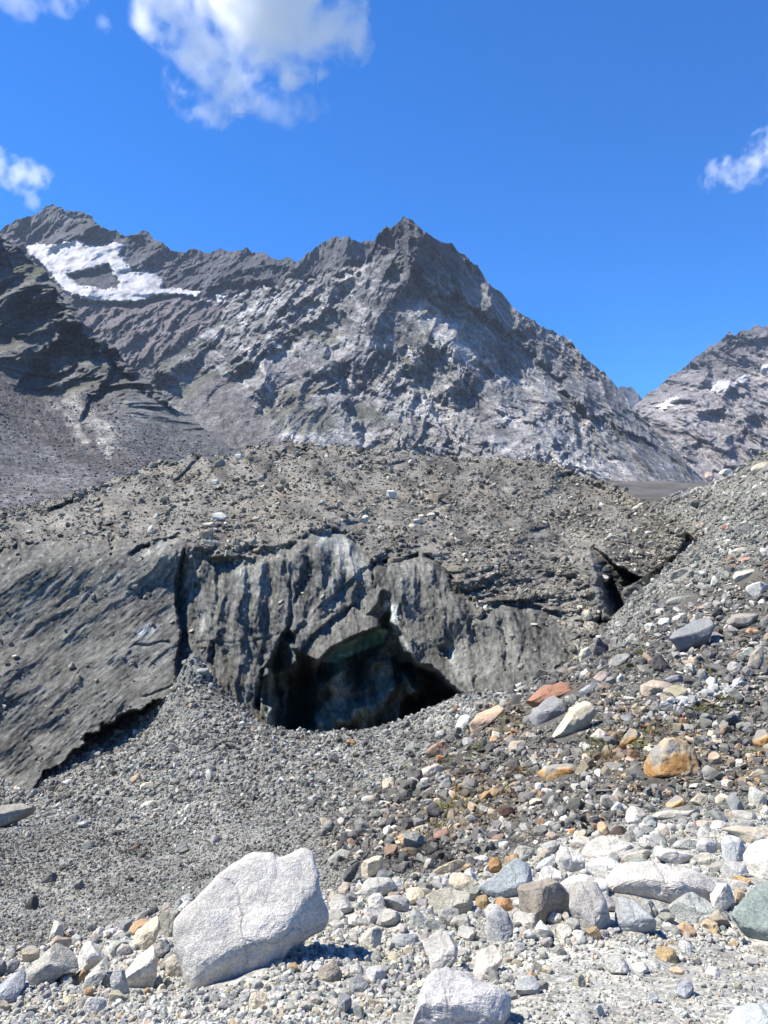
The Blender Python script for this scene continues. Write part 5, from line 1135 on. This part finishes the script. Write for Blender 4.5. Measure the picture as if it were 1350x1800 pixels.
def scatter(name, pts, rot, scale, index, col, label, cat):
    me = bpy.data.meshes.new(name)
    me.vertices.add(len(pts)); me.vertices.foreach_set('co', np.ascontiguousarray(pts, np.float32).ravel())
    def at(n, t, d, key):
        a = me.attributes.new(n, t, 'POINT'); a.data.foreach_set(key, np.ascontiguousarray(d).ravel())
    at('rot', 'FLOAT_VECTOR', rot.astype(np.float32), 'vector'); at('scl', 'FLOAT', scale.astype(np.float32), 'value')
    at('idx', 'INT', index.astype(np.int32), 'value')
    at('col', 'FLOAT_COLOR', np.c_[col, np.ones(len(col))].astype(np.float32), 'color')
    o = link(name, me, label, cat, kind='stuff')
    ng = bpy.data.node_groups.new(name, 'GeometryNodeTree')
    ng.interface.new_socket('Geometry', in_out='INPUT', socket_type='NodeSocketGeometry'); ng.interface.new_socket('Geometry', in_out='OUTPUT', socket_type='NodeSocketGeometry')
    N, K = ng.nodes, ng.links
    gi, go = N.new('NodeGroupInput'), N.new('NodeGroupOutput')
    ci = N.new('GeometryNodeCollectionInfo'); ci.inputs['Collection'].default_value = pro_col
    ci.inputs['Separate Children'].default_value = True; ci.inputs['Reset Children'].default_value = True
    ip = N.new('GeometryNodeInstanceOnPoints'); ip.inputs['Pick Instance'].default_value = True
    def na(n, t):
        a = N.new('GeometryNodeInputNamedAttribute'); a.data_type = t; a.inputs['Name'].default_value = n; return a.outputs['Attribute']
    K.new(gi.outputs[0], ip.inputs['Points']); K.new(ci.outputs[0], ip.inputs['Instance'])
    K.new(na('idx', 'INT'), ip.inputs['Instance Index'])
    er = N.new('FunctionNodeEulerToRotation'); K.new(na('rot', 'FLOAT_VECTOR'), er.inputs[0]); K.new(er.outputs[0], ip.inputs['Rotation'])
    K.new(na('scl', 'FLOAT'), ip.inputs['Scale']); K.new(ip.outputs[0], go.inputs[0])
    md = o.modifiers.new('stones', 'NODES'); md.node_group = ng
    return o

def rots(n, flat, r):
    e = r.uniform(0, 6.28, (n, 3))
    e[:, 2] = np.where(flat, r.normal(0.5, 0.8, n) + np.where(r.uniform(0, 1, n) < 0.5, math.pi, 0), e[:, 2])
    e[:, 0] = np.where(flat, r.normal(0, 0.45, n), e[:, 0]); e[:, 1] = np.where(flat, r.normal(-0.12, 0.45, n), e[:, 1])
    return e

r = np.random.default_rng(91)
gx_, gy_, gz_, gpx, gpy, gzone = ground_points(215000, r, 0.66)
size = 2.6 * r.uniform(0, 1, len(gx_)) ** (-1 / 2.3)
dens = fbm(gpx / 70, gpy / 34, 4.0, 4)
size = np.where(gzone == 1, 2.6 * (size / 2.6) ** 1.25, size)
size = np.clip(size, 2.6, np.choose(gzone, [17, 24, 13, 14])) * (1 + 0.25 * dens)
size = np.where((gzone == 3), np.minimum(size, 9 + 5 * (gpy < 1420)) * np.where((gpy > 1450), 0.85, 1), size)
bare = (gzone == 0) & (gpy > 1650)
vbare = poly_sd(gpx, gpy, [(880, 1690), (1000, 1665), (1360, 1660), (1500, 1900), (900, 1900)]) + 30 * dens > 0
size = np.where((gzone == 0) & ~bare, np.minimum(size * 1.45, 24), size)
drop = bare & (r.uniform(0, 1, len(size)) < np.where(vbare, np.where(size < 5, 0.95, 0.6), np.where(size < 5, 0.8, 0.1)))
size = np.where(bare, np.minimum(size * np.where(vbare, 1, 1.3), np.where(vbare, 10, 17)), size)
gflat = r.uniform(0, 1, len(size)) < np.choose(gzone, [0.15, 0.7, 0.5, 0.5])
gidx = np.where(gflat, r.integers(0, 6, len(size)), r.integers(6, 12, len(size)))
rad = 0.5 * 1.15 * size * gy_ / F
gcol = pick_colours(gzone, r)
# drifts of dark and of pale stones
dr = fbm((gpx * 0.9 + gpy * 0.45) / 130, (gpy - 0.45 * gpx) / 30, 2.6, 4)
gcol *= np.where(gzone == 0, 1 + 0.1 * dr, 1 + 0.4 * dr)[:, None]
rustz = np.zeros(len(gpx), bool)
for pz in ([(800, 1350), (900, 1370), (920, 1450), (760, 1470), (700, 1500), (690, 1470), (780, 1400)], [(1090, 1240), (1180, 1250), (1250, 1290), (1220, 1380), (1120, 1400), (1040, 1340)], [(1270, 1330), (1360, 1300), (1360, 1390), (1280, 1390)], [(820, 1270), (900, 1240), (960, 1260), (880, 1310)]):
    rustz |= poly_sd(gpx + 14 * dr, gpy + 8 * dens, pz) > 0
rustz &= r.uniform(0, 1, len(gpx)) < 0.6
gcol[rustz] *= np.array((1.06, 0.90, 0.70))
streak = poly_sd(gpx + 8 * dr, gpy, [(1150, 1250), (1230, 1215), (1310, 1195), (1300, 1220), (1230, 1245), (1160, 1270)]) > 0
gcol[streak] = np.array((0.38, 0.38, 0.37)) * r.uniform(0.85, 1.1, (streak.sum(), 1)); 
lsk = poly_sd(gpx + 10 * dr, gpy, [(0, 1490), (120, 1455), (280, 1455), (340, 1475), (250, 1512), (100, 1560), (0, 1575)]) > 0
gcol[lsk] *= 0.72
black = poly_sd(gpx + 8 * dr, gpy, [(660, 1540), (680, 1500), (760, 1470), (800, 1490), (800, 1530), (740, 1550)]) > 0
gcol[black] *= 0.42
for bp in BIG + [(ell_poly(s_[0], s_[1], s_[2], s_[3], s_[4], np.random.default_rng(1)),) for s_ in SMALL if s_[2] * s_[3] > 600]:
    P = np.array(bp[0]); x0, y0 = P.min(0) - 12; x1, y1 = P.max(0) + 12
    near = np.where((gpx > x0) & (gpx < x1) & (gpy > y0) & (gpy < y1 + 4))[0]
    near = near[gy_[near] < surface_y((0.5 * (x0 + x1), y1 - 14)) * 1.12]
    if len(near): drop[near[poly_sd(gpx[near], gpy[near], P) > -0.35 * size[near]]] = True
okk = ~drop
tog = lambda a: a[okk]
scatter('moraine_rubble', np.stack([gx_, gy_, gz_ + rad * np.where(gzone == 0, 0.2, np.where(gflat, 0.24, 0.38))], -1)[okk], tog(rots(len(size), gflat, r)), tog(rad), tog(gidx), np.clip(tog(gcol), 0.03, 0.62),
        "loose grey, tan and rusty rubble covering the moraine slopes", "rubble")

# debris on the glacier
r = np.random.default_rng(92)
n = 90000
ci, ri = r.integers(1, GX.shape[1] - 1, n), np.minimum((r.uniform(0, 1, n) ** 1.1 * GX.shape[0] * 0.98).astype(int), GX.shape[0] - 2)
dpx, dpy = GX[ri, ci], GY[ri, ci]
s = ice_sd(dpx, dpy) + 10 * fbm(dpx / 30, dpy / 22, 0.7, 4)
keep = (s < 2) | (r.uniform(0, 1, n) < 0.05)
for poly in ([(1034, 958), (1085, 996), (1130, 1012), (1112, 1085), (1052, 1120), (1046, 1090)], [(1140, 1010), (1170, 985), (1206, 945), (1250, 965), (1240, 990), (1170, 1012)]):
    keep &= ~((poly_sd(dpx, dpy, poly) > 0) & (r.uniform(0, 1, n) < 0.95))
keep &= ~((poly_sd(dpx, dpy, CAVE) > -8))
slide = fbm((dpx + 0.8 * dpy) / 110, (dpy - 0.5 * dpx) / 34, 31.5, 4)
keep &= r.uniform(0, 1, n) < np.clip(0.85 - 0.9 * slide, 0.4, 1)
ri, ci, dpx, dpy = ri[keep], ci[keep], dpx[keep], dpy[keep]
jx, jy = r.uniform(0, 1, len(ri)), r.uniform(0, 1, len(ri))
P = GV[ri, ci] * ((1 - jx) * (1 - jy))[:, None] + GV[ri, ci + 1] * (jx * (1 - jy))[:, None] + GV[ri + 1, ci] * ((1 - jx) * jy)[:, None] + GV[ri + 1, ci + 1] * (jx * jy)[:, None]
size = np.clip(2.2 * r.uniform(0, 1, len(ri)) ** (-1 / 2.1), 2.2, 13) * (1 + 0.55 * fbm(dpx / 60, dpy / 30, 7.0, 3))
rad = 0.5 * 1.1 * size * P[:, 1] / F
dfl = r.uniform(0, 1, len(ri)) < 0.6
pal = np.array([(0.125, 0.118, 0.104), (0.165, 0.156, 0.136), (0.24, 0.23, 0.202), (0.38, 0.37, 0.33), (0.085, 0.081, 0.073)]); pw = np.array([3.5, 4, 3, 1.6, 2.5])
dcol = np.array((1.12, 1.09, 1.03)) * pal[r.choice(5, len(ri), p=pw / pw.sum())] * r.uniform(0.85, 1.15, (len(ri), 1)) * (1 + 0.3 * fbm(dpx / 80, dpy / 36, 5.0, 4))[:, None]
scatter('glacier_debris', P + np.array((0, 0, 1)) * (rad * 0.34)[:, None], rots(len(ri), dfl, r), rad, np.where(dfl, r.integers(0, 6, len(ri)), r.integers(6, 12, len(ri))), np.clip(dcol, 0.03, 0.5),
        "brown grey rock debris strewn over the glacier dome", "debris")

# far scree on the left, below the buttress
r = np.random.default_rng(93)
MX, MY, MV = m3[1], m3[2], m3[3]
n = 26000
ci, ri = r.integers(1, MX.shape[1] - 2, n), r.integers(1, MX.shape[0] - 2, n)
keep = (r.uniform(0, 1, n) < m3_scree(MX[ri, ci], MY[ri, ci])) & (MY[ri, ci] > 660)
ri, ci = ri[keep], ci[keep]
P = MV[ri, ci] + (MV[ri + 1, ci] - MV[ri, ci]) * r.uniform(0, 1, (len(ri), 1)) + (MV[ri, ci + 1] - MV[ri, ci]) * r.uniform(0, 1, (len(ri), 1))
size = np.clip(2.0 * r.uniform(0, 1, len(ri)) ** (-1 / 2.0), 2.0, 9)
rad = 0.5 * size * P[:, 1] / F
pal = np.array([(0.09, 0.085, 0.083), (0.14, 0.132, 0.128), (0.21, 0.2, 0.19), (0.30, 0.29, 0.275)])
dcol = pal[r.choice(4, len(ri), p=[0.42, 0.33, 0.17, 0.08])] * r.uniform(0.85, 1.15, (len(ri), 1))
scatter('scree_blocks', P, rots(len(ri), r.uniform(0, 1, len(ri)) < 0.4, r), rad, r.integers(0, 12, len(ri)), dcol, "grey scree blocks scattered below the dark rock buttress", "scree")

# ------------------------------------------------------------------ tufts of dry grass between the stones of the right slope
def tuft_mesh(r):
    V, Fc = [], []
    for _ in range(70):
        b = r.normal(0, 0.33, 2); d = b * 0.9 + r.normal(0, 0.35, 2); h = r.uniform(0.35, 0.8); w = r.uniform(0.02, 0.035)
        t = r.uniform(0, 6.28); wx, wy = math.cos(t) * w, math.sin(t) * w
        k = len(V)
        V += [(b[0] - wx, b[1] - wy, -0.15), (b[0] + wx, b[1] + wy, -0.15), (b[0] + d[0] * 0.45 + wx * 0.8, b[1] + d[1] * 0.45 + wy * 0.8, h * 0.65), (b[0] + d[0] * 0.45 - wx * 0.8, b[1] + d[1] * 0.45 - wy * 0.8, h * 0.65), (b[0] + d[0], b[1] + d[1], h)]
        Fc += [(k, k + 1, k + 2), (k, k + 2, k + 3), (k + 3, k + 2, k + 4)]
    me = new_mesh('grass_tuft', np.array(V), tris=np.array(Fc), smooth=False); me.materials.append(M_grass); return me
tm = [tuft_mesh(np.random.default_rng(40 + i)) for i in range(3)]
TUFT = [(1061, 1304, 26, 0), (1068, 1318, 28, 0), (1078, 1345, 26, 1), (1121, 1304, 28, 0), (1128, 1316, 22, 0), (1276, 1228, 22, 0), (1225, 1248, 24, 0), (1238, 1244, 18, 0), (1124, 1150, 16, 0), (1106, 1176, 14, 0), (930, 1362, 22, 1), (916, 1358, 16, 1), (893, 1392, 20, 0), (828, 1334, 18, 0), (846, 1316, 20, 0), (805, 1345, 16, 0), (806, 1408, 24, 0), (792, 1418, 22, 0), (830, 1420, 20, 0), (812, 1392, 16, 1), (745, 1452, 18, 0), (778, 1456, 18, 0), (730, 1490, 20, 1), (760, 1440, 16, 1), (1330, 1322, 20, 0), (1090, 1224, 14, 0), (1150, 1287, 18, 0), (715, 1350, 14, 0), (1258, 1370, 16, 0), (1240, 1180, 16, 0)]
rt = np.random.default_rng(5)
TUFT = TUFT + [(px + rt.normal(0, 14), py + rt.normal(0, 8), w * rt.uniform(0.6, 1.1), 1 if rt.uniform() < 0.35 else br) for px, py, w, br in TUFT for _ in range(2)]
for i, (px, py, w, br) in enumerate(TUFT):
    y = surface_y((px, py)); a, h = ray(px, py)
    g = 'brown' if br else 'olive green'
    o = link('grass_tuft', tm[i % 3], where_label(px, py, f"{g} grass tuft") or f"small tuft of {g} alpine grass between stones on the right slope", "grass tuft", f"{g} grass tufts on the right slope", loc=(a * y, y, h * y - 0.01))
    s = 1.0 * w * y / F; o.scale = (s, s, s * 0.6); o.rotation_euler = (0, 0, i * 1.3)
    o.color = ((0.17, 0.115, 0.045) if br else (0.15, 0.145, 0.035)) + (1,)
#@@CLOUDS@@

# ------------------------------------------------------------------ clouds: volumes high above and behind the mountains
def cloud(name, blobs, Y, label, dens=0.05, erode=0.13, nscale=1 / 300.0):
    """blobs: photo x, y, radius in photo pixels; filled balls become a fog volume whose edge is eaten by noise"""
    import bmesh
    bm = bmesh.new()
    rr = np.random.default_rng(len(blobs))
    a0, h0 = ray(*np.mean([b[:2] for b in blobs], 0)); org = Vector((a0 * Y, Y, h0 * Y))
    for (x, y, rad) in blobs:
        a, h = ray(x, y); yy = Y + rr.uniform(-0.4, 0.4) * rad * Y / F
        m = bmesh.ops.create_icosphere(bm, subdivisions=2, radius=rad * Y / F)
        bmesh.ops.translate(bm, verts=m['verts'], vec=Vector((a * yy, yy, h * yy)) - org)
    me = bpy.data.meshes.new(name); bm.to_mesh(me); bm.free()
    o = link(name, me, label, "cloud", "white clouds in the blue sky", loc=org)
    o['kind'] = 'thing'
    mat = bpy.data.materials.new(name); mat.use_nodes = True
    n, l = mat.node_tree.nodes, mat.node_tree.links
    n.remove(n['Principled BSDF'])
    pv = n.new('ShaderNodeVolumePrincipled'); pv.inputs['Color'].default_value = (1, 1, 1, 1); pv.inputs['Anisotropy'].default_value = 0.0
    pv.inputs['Density Attribute'].default_value = ''
    at = n.new('ShaderNodeAttribute'); at.attribute_name = 'density'
    tc = n.new('ShaderNodeTexCoord')
    nz = n.new('ShaderNodeTexNoise'); nz.inputs['Scale'].default_value = nscale; nz.inputs['Detail'].default_value = 10; nz.inputs['Roughness'].default_value = 0.66; nz.inputs['Distortion'].default_value = 0.4
    l.new(tc.outputs['Object'], nz.inputs['Vector'])
    m1 = n.new('ShaderNodeMath'); m1.operation = 'MULTIPLY_ADD'; m1.inputs[1].default_value = 0.55; m1.inputs[2].default_value = -erode
    l.new(at.outputs['Fac'], m1.inputs[0])
    m2 = n.new('ShaderNodeMath'); m2.operation = 'ADD'; l.new(m1.outputs[0], m2.inputs[0]); l.new(nz.outputs['Fac'], m2.inputs[1])
    mr = n.new('ShaderNodeMapRange'); mr.inputs['From Min'].default_value = 0.46; mr.inputs['From Max'].default_value = 0.80
    mr.inputs['To Min'].default_value = 0; mr.inputs['To Max'].default_value = dens
    l.new(m2.outputs[0], mr.inputs['Value'])
    gt = n.new('ShaderNodeMath'); gt.operation = 'MULTIPLY'; l.new(mr.outputs[0], gt.inputs[0])
    st = n.new('ShaderNodeMath'); st.operation = 'GREATER_THAN'; st.inputs[1].default_value = 0.001; l.new(at.outputs['Fac'], st.inputs[0]); l.new(st.outputs[0], gt.inputs[1])
    l.new(gt.outputs[0], pv.inputs['Density']); l.new(pv.outputs[0], n['Material Output'].inputs['Volume'])
    ng = bpy.data.node_groups.new(name, 'GeometryNodeTree')
    ng.interface.new_socket('Geometry', in_out='INPUT', socket_type='NodeSocketGeometry'); ng.interface.new_socket('Geometry', in_out='OUTPUT', socket_type='NodeSocketGeometry')
    gi, go = ng.nodes.new('NodeGroupInput'), ng.nodes.new('NodeGroupOutput')
    mv = ng.nodes.new('GeometryNodeMeshToVolume'); mv.resolution_mode = 'VOXEL_SIZE'
    mv.inputs['Voxel Size'].default_value = 4.5 * Y / F; mv.inputs['Density'].default_value = 1.0; mv.inputs['Interior Band Width'].default_value = 40 * Y / F
    sm = ng.nodes.new('GeometryNodeSetMaterial'); sm.inputs['Material'].default_value = mat
    ng.links.new(gi.outputs[0], mv.inputs[0]); ng.links.new(mv.outputs[0], sm.inputs[0]); ng.links.new(sm.outputs[0], go.inputs[0])
    o.modifiers.new('fog', 'NODES').node_group = ng
    return o
cloud('cloud', [(250, -60, 70), (310, -10, 62), (380, 20, 85), (460, 20, 100), (545, 20, 95), (600, 25, 58), (280, 20, 60), (330, 70, 66), (345, 90, 66), (420, 100, 72), (490, 95, 72), (325, 135, 46), (370, 150, 48), (560, 85, 60), (622, 80, 44), (600, 60, 60), (420, 150, 60), (340, 165, 50), (460, -80, 150), (360, 195, 34), (392, 212, 32), (335, 185, 28), (445, 150, 40)], 6200,
      "big white puffy cloud cut off by the top of the picture", 0.008)
cloud('cloud', [(470, 185, 34), (505, 188, 38), (540, 190, 34), (568, 188, 20)], 6200, "thin grey white wisp under the big cloud's right side", 0.003)
cloud('cloud', [(-20, 285, 42), (15, 300, 40), (45, 310, 40), (66, 312, 28), (58, 356, 24)], 6600, "small ragged cloud at the left edge above the summit", 0.008, 0.16, 1 / 190)
cloud('cloud', [(1385, 235, 50), (1350, 255, 46), (1335, 285, 48), (1305, 295, 44), (1272, 304, 40), (1248, 314, 28)], 6600, "wispy cloud at the right edge over the far mountain", 0.008, 0.16, 1 / 190)
cloud('cloud', [(40, 8, 34), (70, 0, 26), (112, 4, 34), (135, -6, 30), (180, 38, 18), (20, -10, 40)], 6200, "faint broken wisps in the top left corner", 0.003)

# ------------------------------------------------------------------ thin blue mountain air
hz = np.array([(x, y, z) for x in (-9500, 9500) for y in (-60, 9000) for z in (-72, 1880)], float)
hq = np.array([[0, 1, 3, 2], [4, 6, 7, 5], [0, 4, 5, 1], [2, 3, 7, 6], [0, 2, 6, 4], [1, 5, 7, 3]])
M_haze = bpy.data.materials.new("mountain air"); M_haze.use_nodes = True
n_ = M_haze.node_tree.nodes; n_.remove(n_['Principled BSDF'])
v_ = n_.new('ShaderNodeVolumePrincipled'); v_.inputs['Color'].default_value = (0.62, 0.78, 1.0, 1); v_.inputs['Density'].default_value = 0.000028; v_.inputs['Anisotropy'].default_value = 0.1
M_haze.node_tree.links.new(v_.outputs[0], n_['Material Output'].inputs['Volume'])
link("haze", new_mesh("haze", hz, quads=hq), "thin blue haze in the mountain air", "haze", kind='stuff', mat=M_haze)
